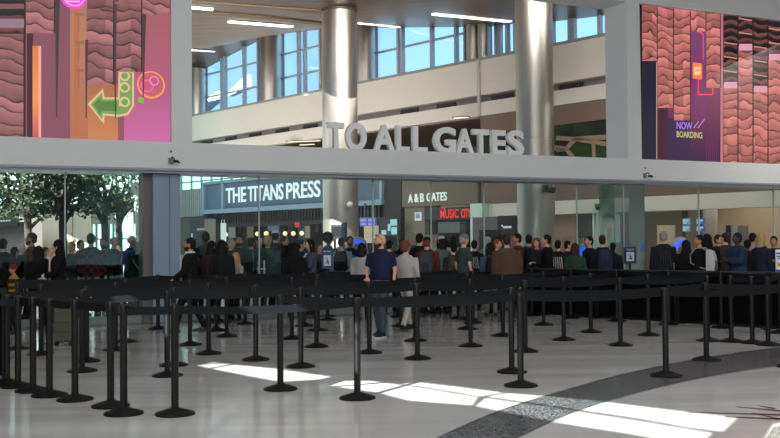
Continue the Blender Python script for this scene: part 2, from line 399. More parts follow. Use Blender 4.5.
# neon arrow
cream = glow((222, 192, 140), 1.); green = glow((120, 158, 86), 1.); dgreen = glow((88, 132, 66), .95)
arrow = [(87.5, 104), (103, 88.5), (104.5, 97.5), (118, 97.5), (118.5, 71), (134, 71), (134, 106), (128, 115), (119, 117), (104.5, 115.5), (104, 124)]
def shrink(p, f):
    cx = sum(a for a, _ in p)/len(p); cy = sum(b for _, b in p)/len(p); return [(a, b) for a, b in p]
sheet(e, 'neon_arrow_outline', arrow, cream, 3)
inn = [(90.5, 104.2), (102, 92.8), (102.8, 99.4), (119.6, 99.4), (120.3, 72.5), (132, 72.5), (132, 105), (127, 112.8), (118, 114.8), (102.8, 113.3), (102, 119.5)]
sheet(e, 'neon_arrow_fill', inn, green, 4)
sheet(e, 'neon_arrow_fill', [(93.5, 104.4), (100.5, 97.5), (101.3, 101.3), (117, 101.3), (117, 111), (101.3, 111), (100.5, 115.5)], dgreen, 5)
for yy in (76, 87.5, 102): disc(e, 'neon_ring', 124.5, yy, 5.4, cream, 5, .62)
rect(e, 'neon_bar', 118.9, 98.3, 121, 106.5, cream, 5)
disc(e, 'neon_disc', 151, 85, 14, glow((228, 132, 92), 1.), 3); disc(e, 'neon_disc', 151, 84, 12.2, glow((196, 92, 106), 1.), 4)
disc(e, 'neon_ring', 151, 85, 13.6, glow((250, 160, 90), 1.1), 5, .93); disc(e, 'neon_ring', 147, 86, 6.5, glow((232, 100, 160), 1.1), 6, .75); disc(e, 'neon_ring', 154, 81, 4.8, glow((240, 140, 220), 1.1), 6, .8)
disc(e, 'neon_disc', 141, 100, 3, glow((110, 196, 70), 1.), 6)
def column(e, x0, x1, y0, y1, m, gap=1.2):
    d = math.copysign(1, x1-x0)
    rect(e, 'carved_panel', x0, y0, x1, y1, m, 7)
    rect(e, 'panel_shadow', x1-gap/2, y0, x1+gap/2, y1, glow((40, 20, 26), 1), 8)
column(e, -60, -30, B, 165, W_pink); column(e, -30, -3, B, 165, W_pink); column(e, -3, 24.5, 34, 165, W_pink, 2.2); column(e, -3, 24.5, B, 34, W_dark, 2.2); rect(e, 'light_slat', -3, 19, 24, 28, glow((150, 116, 136), 1), 9); rect(e, 'light_slat', -3, 4, 24, 9, glow((128, 84, 84), 1), 9); column(e, 26, 54.5, B, 33.5, W_pink)
column(e, 86.5, 113.5, 9, 85, W_pink); column(e, 114.5, 141.5, 4, 72, W_pink); column(e, 142.5, 170.2, B, 14.5, W_pink)
column(e, 87, 113.5, B, 9, W_dim); column(e, 114.5, 141.5, B, 4, W_dim)
sp = glow((74, 50, 58), 1)
for x0, x1, xt, y0, y1 in ((55, 60, 56.5, B, 117), (85, 88, 86, 40, 118), (113.5, 116.5, 115.2, 4, 119), (142, 146, 143, 14, 98)):
    sheet(e, 'panel_edge', [(x0, y0), (x1, y0), (xt+.5, y1), (xt-.5, y1)], sp, 9)
lscreen = e
e = screen('right video wall showing rosy carved panels and purple boarding notice', uRs, guz(840, 100, VF)[0])
rect(e, 'picture_field', 641.8, -5, 840, 175, grad_mat('plum_gradient', [(0, (52, 26, 62)), (.35, (110, 44, 84)), (1, (150, 66, 92))], 'Z', 0, 3.2, .95), 0)
rect(e, 'picture_field', 641.8, 40, 656.8, 175, glow((34, 30, 48), 1), 1)
rect(e, 'picture_field', 657, 95, 668, 175, glow((70, 30, 50), 1), 1)
rect(e, 'picture_field', 668, 118, 690, 175, glow((58, 36, 74), 1), 1)
rect(e, 'picture_field', 690, 15, 706, 120, grad_mat('violet_gradient', [(0, (120, 46, 100)), (1, (126, 70, 110))], 'Z', 1, 3.6, .95), 1)
rect(e, 'light_line', 656.2, 62, 657, 175, glow((190, 160, 150), 1), 2)
sheet(e, 'neon_line', [(697, 30), (703.5, 34), (703.5, 60), (702.5, 60), (702.5, 35), (697, 31.3)], glow((236, 70, 96), 1.2), 2)
sheet(e, 'neon_line', [(697.5, 78), (698.8, 78), (698.8, 94), (712, 94), (712, 88), (713.2, 88), (713.2, 95.3), (697.5, 95.3)], glow((240, 60, 80), 1.2), 2)
sheet(e, 'neon_sign', [(692.5, 64), (693.5, 62.5), (701, 63.5), (702, 65), (702, 78), (701, 79.5), (693.5, 78.5), (692.5, 77)], glow((255, 116, 70), 1.3), 2)
rect(e, 'neon_core', 694, 67, 700.5, 75, glow((255, 190, 140), 1.2), 3); rect(e, 'neon_bar', 695, 70, 699.5, 71, glow((255, 90, 40), 1.2), 4)
for txt, x0, x1, y0, y1, c in (('NOW', 676.5, 692, 121.5, 129, (170, 130, 226)), ('BOARDING', 676.5, 702, 131, 137.3, (196, 190, 130))):
    (ax, az), (bx, bz) = on_screen(e, x0, y1, 0), on_screen(e, x1, y0, 0)
    me = lettering(txt, (ax, -.007, az), (1, 0, 0), (0, 0, 1), bx-ax, abs(on_screen(e, x0, y0, 0)[1]-az), .001, .02); me.materials.append(glow(c, 1.)); link('notice_lettering', me, e)
sheet(e, 'light_line', [(693, 128), (698, 121), (699, 121), (694.5, 128)], glow((180, 140, 200), 1), 3); sheet(e, 'light_line', [(697, 128), (704, 119), (705, 119), (698.5, 128)], glow((180, 140, 200), 1), 3)
for i in range(6): rect(e, 'light_line', 706+i*2, 138+i*1.0, 707+i*2, 175, glow((104, 44, 86), 1), 1)
column(e, 641.8, 656.8, -5, 61, W_rose, .8); column(e, 657.2, 673, -5, 108, W_rose, .8); column(e, 673.6, 690, -5, 120.5, W_rose, .8); column(e, 690.4, 705.5, -5, 32, W_rose, .8); column(e, 706, 720, -5, 88, W_rose, .8)
sheet(e, 'panel_edge', [(720, -5), (722.5, -5), (722.5, 175), (720, 175)], glow((190, 120, 130), 1), 7)
for i, (x0, x1, ysp) in enumerate(((723, 737.5, 84), (738, 752.5, 46), (753, 767.5, 88), (768, 783, 56), (783.5, 798, 50), (798.5, 813, 70), (813.5, 840, 60))):
    column(e, x0, x1, -5, ysp, W_dark, 1.); column(e, x0, x1, ysp, 175, W_rose, 1.)
    rect(e, 'light_slat', x0+.6, ysp-2, x1-.8, ysp+4.5, glow((224, 156, 176), 1), 9)
    for q in range(1, 4): sheet(e, 'light_slat', [(x0+.4, ysp-14*q), (x1-1, ysp-14*q+2), (x1-1, ysp-14*q+3.2), (x0+.4, ysp-14*q+1.2)], glow((206, 140, 128), 1), 9)

# ---- letters on the beam -----------------------------------------------------
VL = VF+.30
sg = thing('overhead_sign', 'large white letters reading TO ALL GATES standing on the grey beam', 'sign', GP(guz(327, 150, VL)[0], VL, ZT), ANG)
for ch, x0, x1 in (('T', 327.5, 344), ('O', 345.5, 366.5), ('A', 373.5, 394.5), ('L', 396, 409), ('L', 412.5, 427), ('G', 433.5, 455.5), ('A', 455.5, 473.5), ('T', 472.5, 488.5), ('E', 491.5, 505.5), ('S', 507, 523.5)):
    u0, u1 = guz(x0, 130, VL)[0], guz(x1, 130, VL)[0]
    o_ = Vector((u0-sg.location.dot(EU), .09, -.005 if ch not in 'OGS' else -.012)); hh = .60 if ch not in 'OGS' else .625
    me = lettering(ch, o_, (1, 0, 0), (0, 0, 1), u1-u0, hh, .12, .035); me.materials.append(mat((238, 239, 240), .45))
    link('letter', me, sg)
# small camera brackets on the beam face
for px, py, lb in ((172, 160, 'small black camera bracket on the beam below the left screen corner'), (645.5, 175, 'small black camera bracket on the beam below the right screen')):
    u, z = guz(px, py, VF)
    t = thing('bracket_camera', lb, 'camera', GP(u, VF, z), ANG)
    b = MB(); b.box((-.03, -.012, -.02), (.09, .024, .12)); b.build('mounting_plate', mat((120, 122, 124), .5), t)
    b = MB(); b.tube([(-.02, -.02, .04), (0, -.1, .05), (.03, -.12, 0)], .012, 8); b.build('cable', M_black, t, True)
    b = MB(); b.box((.05, -.12, -.035), (.1, .05, .05)); b.tube([(.1, -.12, -.05), (.13, -.13, -.06)], .018, 8); b.build('camera_body', M_black, t)
    b = MB(); b.ball((-.02, -.02, .17), .02, 8); b.build('screw_cap', mat((110, 110, 112), .4), t)

# ---- columns and glass below the beam ---------------------------------------------
u0, u1 = guz(153, 230, VF+.2)[0], guz(180.5, 230, VF+.2)[0]
mb = MB(); gbox(mb, u0, u1, VF+.2, VF+.8, 0, ZB); gbox(mb, (u0+u1)/2+.05, (u0+u1)/2+.062, VF+.194, VF+.21, .1, ZB, 1)
struct(mb.build('wall_pillar_left', [mat((138, 156, 176), .3, spec=.5), mat((70, 82, 96), .4)]), 'blue grey clad pillar under the beam')
mb = MB(); gbox(mb, guz(143, 230, VF+.3)[0], u0, VF+.3, VF+.8, 0, ZB)
struct(mb.build('trim_pillar_left', mat((104, 100, 98), .4)))
u0r, u1r = guz(614.5, 230, VF+.2)[0], guz(645, 230, VF+.2)[0]
mb = MB()
gbox(mb, u0r, u1r, VF+.2, VF+.215, 0.02, ZB); gbox(mb, u0r, u0r+.015, VF+.2, VF+.8, .02, ZB); gbox(mb, u1r-.015, u1r, VF+.2, VF+.8, .02, ZB)
struct(mb.build('window_pillar', glass((.50, .58, .58), .22, 'pillar_glass', .06)), 'green tinted glass box pillar under the right of the beam')
mb = MB(); gbox(mb, guz(623.6, 230, VF+.2)[0]-.015, guz(623.6, 230, VF+.2)[0]+.015, VF+.18, VF+.2, 0, ZB)
struct(mb.build('trim_pillar_right', mat((170, 180, 178), .4)))
edges = [-40, 65, 143, None, 181, 259, 373, 431, 484, 577, 614, None, 645, 699, 774, 850]
n = 1
for i in range(len(edges)-1):
    a, b_ = edges[i], edges[i+1]
    if a is None or b_ is None: continue
    ua, ub = guz(a, 230, VG)[0]+.012, guz(b_, 230, VG)[0]-.012
    mb = MB(); gbox(mb, ua, ub, VG-.006, VG+.006, .14 if not 8.2 < (ua+ub)/2 < 10.1 else .02, ZB-.02)
    pane = struct(mb.build('window_%d' % n, M_tint if a in (65, 577) else M_clear), 'clear glass pane of the partition')
    if a not in (-40, 181, 645):
        f = MB(); gbox(f, ua-.012-.012, ua-.012+.012, VG-.02, VG+.02, .02, ZB-.02); f.build('glass_edge', mat((176, 196, 190), .3), pane)
    n += 1
for px, lb in ((260.5, 'left'), (486.5, 'right')):
    u = guz(px, 265, VG)[0]
    t = thing('door_pull', 'pair of pale upright pull bars on the glass, %s' % ('left of the figure sign' if lb == 'left' else 'right of the white-sweatered woman'), 'door handle', GP(u, VG-.006, .78), ANG)
    for s in (-.06, .06):
        b = MB(); b.tube([(s, -.06, 0), (s, -.06, .42)], .019, 10); b.build('pull_bar', mat((170, 172, 170), .35), t, True)
    b = MB(); b.tube([(-.1, -.05, .24), (.1, -.05, .24)], .014, 8)
    for s in (-.06, .06): b.tube([(s, -.06, .24), (s, 0, .24)], .012, 8)
    b.build('cross_bar', mat((170, 172, 170), .35), t, True)
# ================================================================== HALL BEHIND THE GANTRY
WD = 28.5
ZSILL, ZSL1, ZSL0, ZCR = 8.84, 7.43, 7.14, 6.6
sA, sB, sT = sx(150, WD), sx(840, WD), sx(481, WD)
M_cream = mat((196, 190, 180), .75, noise=.04, nscale=2, key='cream_plaster')
mb = MB(); wbox(mb, -60, sB, WD, WD+.5, ZSL1, ZSILL)
struct(mb.build('wall_back', M_cream), 'cream upper band of the hall wall below the windows')
mb = MB(); wbox(mb, -60, sB, WD+.35, WD+.5, ZSL0, ZSL1)
struct(mb.build('trim_slot', mat((112, 108, 102), .7)))
mb = MB(); wbox(mb, -60, sB, WD, WD+.5, ZCR, ZSL0)
struct(mb.build('wall_back_fascia', M_cream))
mb = MB(); wbox(mb, sT-.07, sT+.07, WD-.06, WD+.05, ZCR, ZSILL)
struct(mb.build('trim_corner', mat((170, 166, 158), .5)))
mb = MB(); wbox(mb, -60, sB, WD-.06, WD+.5, ZSILL-.02, ZSILL+.08)
wbox(mb, -60, sB, WD+.5, WD+1.6, ZSILL-.3, ZSILL)
struct(mb.build('trim_sill', mat((128, 130, 132), .5)))
for i, px in enumerate((201.5, 225.5, 250, 277, 305, 404, 441, 497, 566)):
    s, z = wsz(px, 100, WD)
    b = MB(); wbox(b, s-.55, s+.55, WD+.30, WD+.37, ZSL0+.05, ZSL1-.05)
    o = b.build('air_vent', mat((26, 25, 24), .6)); 
    g = MB()
    for q in range(9): wbox(g, s-.5+q*.12, s-.47+q*.12, WD+.28, WD+.31, ZSL0+.07, ZSL1-.07)
    g.build('grille', mat((60, 58, 55), .5), o)
    tag(o, 'black air vent in the wall slot, %s counted from the left' % ORD[i], 'vent', 'air vents in the wall slot')
# right hand part: brown band and green moss wall with pale branch lines
s0, s1 = sT, sB
mb = MB(); wbox(mb, s0, s1, WD+.05, WD+.5, 5.87, 6.6); struct(mb.build('wall_brown_band', mat((108, 86, 76), .7, noise=.08, nscale=6)))
mb = MB(); wbox(mb, s0, s1, WD+.1, WD+.5, 3.9, 5.87)
def moss():
    m = bpy.data.materials.new('moss'); m.use_nodes = True; nt = m.node_tree; b = nt.nodes['Principled BSDF']
    tc = nt.nodes.new('ShaderNodeTexCoord'); n = nt.nodes.new('ShaderNodeTexNoise'); n.inputs['Scale'].default_value = 1.2; n.inputs['Detail'].default_value = 8
    nt.links.new(tc.outputs['Object'], n.inputs['Vector']); r = nt.nodes.new('ShaderNodeValToRGB')
    r.color_ramp.elements[0].color = (.005, .012, .005, 1); r.color_ramp.elements[1].color = (.017, .038, .011, 1)
    r.color_ramp.elements[0].position = .4; r.color_ramp.elements[1].position = .62
    nt.links.new(n.outputs['Fac'], r.inputs[0]); nt.links.new(r.outputs[0], b.inputs['Base Color']); b.inputs['Roughness'].default_value = .95
    return m
moss_o = mb.build('moss_wall_panel', moss()); tag(moss_o, 'dark green moss wall panel with pale branching lines', 'wall panel')
mb = MB()
def wpath(px, w, t):
    pts = [wsz(x, y, w) for x, y in px]
    for (sa, za), (sb, zb) in zip(pts, pts[1:]):
        a, c = WP(sa, w, za), WP(sb, w, zb); n = (c-a).normalized().cross(EW)*t/2
        mb.hexa([a+n, c+n, c-n, a-n, a+n+EW*.05, c+n+EW*.05, c-n+EW*.05, a-n+EW*.05])
wpath([(548, 147), (566, 149), (575, 139), (606, 137)], WD+.05, .18); wpath([(556, 138), (575, 139), (606, 144)], WD+.05, .16); wpath([(556, 150), (566, 149), (573, 158)], WD+.05, .15); wpath([(593, 142), (594, 158)], WD+.05, .14)
mb.build('branch_line', mat((128, 110, 90), .7), moss_o)
mb = MB(); wbox(mb, sx(482, WD), s1, WD, WD+.5, 3.05, 4.2); struct(mb.build('wall_brown_lower', mat((104, 84, 76), .7, noise=.08, nscale=6)))
mb = MB(); wbox(mb, sx(482, WD), s1, WD-.1, WD+.6, 2.56, 3.05); struct(mb.build('wall_white_fascia', mat((206, 200, 190), .6)))

# ---- clerestory windows -----------------------------------------------------------
def wall_top(px):
    P = [(60, 98), (150, 86), (203, 69), (230, 54.5), (262, 38), (280, 33.5), (300, 31), (323, 28.5), (376, 27), (470, 26), (490, 26), (517, 22.5), (555, 20.5), (605, 14.5), (700, 0), (840, -24)]
    for (a, ya), (b, yb) in zip(P, P[1:]):
        if a <= px <= b: return ya+(yb-ya)*(px-a)/(b-a)
M_frame = mat((168, 180, 194), .45, key='window_frame_paint')
WW = WD+1.35
wins = [(204, 262, [(204, 1.), (223.5, 1.), (226.8, 1.), (246, 1.), (260.5, 1.)], [.36, .70]),
        (281, 323, [(281.5, 1.), (301, 1.), (307, 1.), (323, 1)], [.34, .66]),
        (375, 470, [(375.5, 1), (401.5, 1), (405.2, 1), (435, 1), (459.5, 1), (468.5, .7)], [.48]),
        (490, 517, [(491, 1), (500, 1), (503.5, 1), (511, 1), (519, 1)], []),
        (554, 640, [(556, 1), (574, 1), (578, 1), (604, 1), (630, 1)], [])]
for i, (a, b_, muls, bars) in enumerate(wins):
    n = 14; b = MB(); pts = []
    sa, sb = sx(a, WW), sx(b_, WW); w = WW
    def top_at(px): return wsz(px, wall_top(px), WW)[1]+.15
    for q in range(n+1):
        px = a+(b_-a)*q/n; s = sx(px, WW); pts.append((s, top_at(px)))
    poly = [WP(sa, w, ZSILL+.1)]+[WP(s, w, z) for s, z in reversed(pts)][::-1]+[WP(sb, w, ZSILL+.1)]
    poly = [WP(sa, w, ZSILL+.1)]+[WP(s, w, z) for s, z in pts]+[WP(sb, w, ZSILL+.1)]
    b.prism(poly, EW*.02); pane = struct(b.build('window_hall_%d' % (i+1), M_pane))
    f = MB()
    for px, t in muls:
        s = sx(px, WW); f_ = .055*t
        wbox(f, s-f_, s+f_, w-.16, w+.06, ZSILL+.1, top_at(min(px, b_))+.1)
    for fr in bars:
        for q in range(n):
            (s_a, z_a), (s_b, z_b) = pts[q], pts[q+1]
            zc = ZSILL+.1
            za = zc+(max(z for _, z in pts)-zc)*(1-fr); 
            if za < min(z_a, z_b): wbox(f, s_a, s_b, w-.08, w+.05, za-.04, za+.04)
    wbox(f, sa, sb, w-.1, w+.06, ZSILL+.1, ZSILL+.2)
    for q in range(n):
        (s_a, z_a), (s_b, z_b) = pts[q], pts[q+1]
        f.hexa([WP(s_a, w-.08, z_a-.14), WP(s_b, w-.08, z_b-.14), WP(s_b, w-.08, z_b), WP(s_a, w-.08, z_a), WP(s_a, w+.05, z_a-.14), WP(s_b, w+.05, z_b-.14), WP(s_b, w+.05, z_b), WP(s_a, w+.05, z_a)])
    f.build('window_frame', M_frame, pane)
# a neighbouring roof seen outside the windows
mb = MB()
def outside(px, w): return [WP(*[(lambda q: (q[0], w, q[1]))(wsz(x, y, w))][0]) for x, y in px]
mb.prism(outside([(203, 99), (221, 90), (221, 97), (203, 112)], WD+5), EW*.4); mb.prism(outside([(228, 92), (246, 74), (246, 88), (228, 96)], WD+5), EW*.4)
struct(mb.build('wall_outside_roof', mat((190, 200, 212), .7)))
# fill the wall between the window groups (behind the piers)
mb = MB()
for a, b_ in ((100, 204), (262, 281), (323, 375), (470, 490), (517, 554)):
    wbox(mb, sx(a, WW), sx(b_, WW), WW-.1, WW+.3, ZSILL, wsz((a+b_)/2, min(wall_top(a), wall_top(b_)), WW)[1]+.3)
struct(mb.build('wall_back_piers', mat((150, 140, 128), .6)))
# steel piers in front of the window wall
for a, b_, lb in ((192.5, 204, 'steel clad pier at the left end of the arched window'), (262.5, 280.5, 'steel clad pier between the two arched windows'), (357, 376, 'steel clad pier just behind the large left column'), (468, 482, 'steel clad pier left of the wall corner'), (479.5, 491.5, 'narrow steel clad pier right of the wall corner')):
    w = WD+.66; s = (sx(a, w)+sx(b_, w))/2; r = (sx(b_, w)-sx(a, w))/2*.70
    zt = wsz((a+b_)/2, wall_top((a+b_)/2), w)[1]+.1
    b = MB(); b.lathe([(r, ZSILL+.005), (r, zt)], WP(s, w, 0), 28); o = b.build('steel_pier', M_steel, smooth=True); tag(o, lb, 'column')
    g = MB(); g.lathe([(r+.02, ZSILL+.005), (r+.02, ZSILL+.12)], WP(s, w, 0), 28); g.build('base_ring', mat((150, 146, 140), .4), o)

# ---- ceiling ------------------------------------------------------------------
def wood_ceiling():
    m = bpy.data.materials.new('dark_wood_ceiling'); m.use_nodes = True; nt = m.node_tree; b = nt.nodes['Principled BSDF']
    tc = nt.nodes.new('ShaderNodeTexCoord'); mp = nt.nodes.new('ShaderNodeMapping'); mp.inputs['Rotation'].default_value = (0, 0, .8); mp.inputs['Scale'].default_value = (.25, 5, 1)
    n = nt.nodes.new('ShaderNodeTexNoise'); n.inputs['Scale'].default_value = 1.5; n.inputs['Detail'].default_value = 5
    nt.links.new(tc.outputs['Object'], mp.inputs[0]); nt.links.new(mp.outputs[0], n.inputs['Vector'])
    r = nt.nodes.new('ShaderNodeValToRGB'); r.color_ramp.elements[0].color = (.075, .036, .024, 1); r.color_ramp.elements[1].color = (.18, .10, .068, 1)
    r.color_ramp.elements[0].position = .35; r.color_ramp.elements[1].position = .65
    nt.links.new(n.outputs['Fac'], r.inputs[0]); nt.links.new(r.outputs[0], b.inputs['Base Color']); b.inputs['Roughness'].default_value = .38
    return m
M_ceil = wood_ceiling()
ZC = 9.55
mb = MB(); NS, NT = 60, 14; grid = []
for i in range(NS+1):
    px = 62+(838-62)*i/NS; s = sx(px, WW); zt = wsz(px, wall_top(px), WW)[1]; row = []
    for j in range(NT+1):
        t = 17.4*j/NT; f = min(1, t/11); f = f*f*(3-2*f)
        row.append(WP(s, WW+.12-t, zt+(ZC-zt)*f))
    grid.append(row)
vs = [p for r in grid for p in r]
vs2 = [p+Vector((0, 0, .3)) for p in vs]
fs = [(i*(NT+1)+j, (i+1)*(NT+1)+j, (i+1)*(NT+1)+j+1, i*(NT+1)+j+1) for i in range(NS) for j in range(NT)]
mb.add(vs, fs); mb.add(vs2, fs)
ceil_o = struct(mb.build('ceiling', M_ceil, smooth=True), 'curved dark wood ceiling of the hall')
def ceil_hit(px, py):
    """where a view ray meets the curved ceiling (stepping)"""
    r = ray(px, py); t = 12.
    while t < 90:
        p = O+r*t; w = p.dot(EW); s = p.dot(ES); q = WP(s, WW, 5); qx = proj(q)[0] if (q-O).dot(CF) > 1 else 900
        qx = min(max(qx, 62), 838); zt = wsz(qx, wall_top(qx), WW)[1]; tt = WW+.12-w; f = min(1, max(0, tt)/11); f = f*f*(3-2*f)
        if p.z >= zt+(ZC-zt)*f: return p
        t += .05
    return O+r*40
for i, (x0, y0, x1, y1, lb) in enumerate(((190, 6.2, 213, 8.2, 'short white light line at the top left of the ceiling opening'), (229, 20.5, 292, 25.5, 'long white light line on the ceiling above the arched window'), (190, 49, 213, 50.8, 'short white light line low on the ceiling left of the arched window'), (433.5, 13, 510, 20.5, 'long white light line between the two large columns'), (359, 22.2, 399, 26.2, 'thin white light line right of the left large column'), (560, -4, 600, 1, 'white light line right of the right large column'))):
    a, b_ = ceil_hit(x0, y0), ceil_hit(x1, y1); d = (b_-a); L = d.length; d.normalize(); n = d.cross(Vector((0, 0, 1))).normalized()
    t = thing('linear_ceiling_light', lb, 'ceiling light', (a+b_)/2)
    M = local(t)
    w = .11 if i != 4 else .06; hs, df = MB(), MB(); NQ = 10
    C_ = [ceil_hit(x0+(x1-x0)*j/NQ, y0+(y1-y0)*j/NQ) for j in range(NQ+1)]
    for c, e_ in zip(C_, C_[1:]):
        for q_, ww, za, zb in ((hs, w+.05, -.02, .25), (df, w, -.07, .02)):
            za, zb = Vector((0, 0, za)), Vector((0, 0, zb)); q_.hexa([c-n*ww+za, e_-n*ww+za, e_-n*ww+zb, c-n*ww+zb, c+n*ww+za, e_+n*ww+za, e_+n*ww+zb, c+n*ww+zb])
    hs.xform(M).build('housing', mat((60, 50, 44), .5), t); df.xform(M).build('diffuser', mat((255, 250, 240), .5, emit=(255, 250, 240), es=2.0), t)
mb = MB()
for (x0, y0), (x1, y1), wd in (((188, 10), (345, 25), .22), ((188, 1), (345, 12), .12), ((290, 9), (330, 13), .1)):
    a, b_ = ceil_hit(x0, y0), ceil_hit(x1, y1); n = (b_-a).cross(Vector((0, 0, 1))).normalized()*wd
    for q in range(8):
        c, d = ceil_hit(x0+(x1-x0)*q/8, y0+(y1-y0)*q/8), ceil_hit(x0+(x1-x0)*(q+1)/8, y0+(y1-y0)*(q+1)/8)
        z = Vector((0, 0, -.05)); z2 = Vector((0, 0, .25))
        mb.hexa([c-n+z, d-n+z, d-n+z2, c-n+z2, c+n+z, d+n+z, d+n+z2, c+n+z2])
struct(mb.build('trim_ceiling', mat((112, 92, 66), .6)))

# ---- large steel columns ---------------------------------------------------------
def big_column(x0, x1, Y, lb):
    r = (x1-x0)/2*Y/F; c = Vector((((x0+x1)/2-390)*Y/F, Y, 0))
    t = thing('steel_column', lb, 'column', c)
    b = MB(); b.lathe([(r, 0), (r, 4.6), (r-.012, 4.61), (r-.012, 4.63), (r, 4.64), (r, 9.56)], (0, 0, 0), 64); b.build('shaft', M_steel, t, True)
    b = MB(); b.lathe([(r+.03, 0), (r+.03, .25), (r, .26)], (0, 0, 0), 48); b.build('base_collar', mat((90, 90, 92), .4, .6), t, True)
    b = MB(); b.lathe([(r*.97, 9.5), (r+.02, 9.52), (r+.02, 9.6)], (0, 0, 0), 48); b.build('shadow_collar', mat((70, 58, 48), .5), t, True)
    return c, r
c1, r1 = big_column(323, 358.5, 32.6, 'tall brushed steel column left of centre, behind the letters')
c2, r2 = big_column(517.5, 555, 28.5, 'tall brushed steel column right of centre, behind the last letter')
big_column(703.5, 717.5, 36, 'slim steel column far back on the right, below the right screen')

# ---- store fronts along the wall -----------------------------------------------------
M_slate = mat((66, 84, 104), .45, noise=.05, nscale=3, key='slate_blue_metal')
sL, sR = sx(206.5, WD), sx(386, WD)
e = thing('store_front', 'dark slate store front with pale block lettering behind the left large column', 'shop', WP(sL, WD-.15, 0), math.atan2(ES.y, ES.x))
M = local(e)
def part(name, m, fn, par=None, smooth=False):
    b = MB(); fn(b); return b.xform(M).build(name, m, par or e, smooth)
part('sign_band', M_slate, lambda b: wbox(b, sL, sR, WD-.1, WD+.3, 3.25, 4.85))
part('light_rail', mat((104, 130, 146), .5), lambda b: wbox(b, sL-.1, sR+.05, WD-.3, WD-.05, 3.25, 3.48))
part('light_rail', mat((100, 126, 136), .5), lambda b: wbox(b, sL-.1, sR+.05, WD-.3, WD+.1, 4.85, 5.0))
for px in (206.5, 226, 385): part('trim_post', mat((112, 136, 150), .5), lambda b: wbox(b, sx(px, WD)-.09, sx(px, WD)+.09, WD-.25, WD-.05, 3.3, 4.95))
sl = part('slat_screen', mat((28, 26, 27), .6), lambda b: [wbox(b, sL+q*.24, sL+q*.24+.09, WD-.08, WD+.1, 2.72, 3.25) for q in range(int((sR-sL)/.24))])
part('lintel', mat((24, 24, 26), .6), lambda b: wbox(b, sL, sR, WD+.12, WD+.2, 2.5, 3.25))
tx = []
(a0, za), (a1, zb) = wsz(225.5, 203, WD-.1), wsz(321, 198, WD-.1)
for word, x0, x1 in (('THE', 226.5, 246.5), ('TITANS', 248.5, 284), ('PRESS', 287, 321)):
    q0, q1 = sx(x0, WD-.1), sx(x1, WD-.1)
    me = lettering(word, WP(q0, WD-.1, 3.78), ES, Vector((0, 0, 1)), q1-q0, .80, .04, .015)
    me.transform(M); me.materials.append(mat((205, 222, 226), .5, emit=(205, 222, 226), es=.25)); link('sign_lettering', me, e)
part('counter', mat((60, 50, 46), .6), lambda b: wbox(b, sx(240, WD+1), sx(320, WD+1), WD+.8, WD+1.4, 0, 1.1))
part('back_shelving', mat((34, 36, 40), .7), lambda b: wbox(b, sL-9, sR, WD+4, WD+4.3, 0, 3.6))
part('lit_panel', glow((225, 240, 238), .9), lambda b: wbox(b, sx(221, WD), sx(225.5, WD), WD-.02, WD+.05, 1.72, 2.9))
part('red_panel', glow((210, 40, 40), 1.), lambda b: wbox(b, sx(294.5, WD), sx(298.5, WD), WD+.02, WD+.07, 2.36, 2.62))
part('poster_panel', mat((70, 90, 110), .6, emit=(90, 120, 140), es=.25), lambda b: wbox(b, sx(299, WD+3.9), sx(309, WD+3.9), WD+3.85, WD+3.98, 1.6, 3.1))
for x0, x1, y0, y1, c_ in ((228.5, 236, 222, 238, (120, 128, 124)), (247, 254, 226, 238, (110, 100, 84)), (268, 282, 222, 231, (96, 112, 122)), (305, 312, 226, 238, (140, 130, 112)), (276, 288, 233, 240, (120, 84, 60))):
    z1_, z0_ = wsz(x0, y0, WD+2)[1], wsz(x0, y1, WD+2)[1]
    dc = part('display_cabinet', mat((40, 38, 38), .6), lambda b: wbox(b, sx(x0, WD+2), sx(x1, WD+2), WD+2, WD+2.4, 0, z1_+.1))
    q_ = MB(); wbox(q_, sx(x0, WD+2)+.05, sx(x1, WD+2)-.05, WD+1.97, WD+2, z0_, z1_)
    for k_ in range(3): wbox(q_, sx(x0, WD+2)+.05, sx(x1, WD+2)-.05, WD+1.93, WD+1.97, z0_+(z1_-z0_)*k_/3, z0_+(z1_-z0_)*k_/3+.05)
    q_.xform(M).build('lit_shelf', glow(c_, .9), dc)
part('trim_post', mat((16, 16, 18), .6), lambda b: wbox(b, sx(386, WD), sx(403, WD), WD-.1, WD+.3, 0, 5))
for px in (289, 320): part('partition', mat((40, 40, 44), .6), lambda b: wbox(b, sx(px-7, WD+.5), sx(px-6, WD+.5), WD+.3, WD+.6, 0, 2.7))
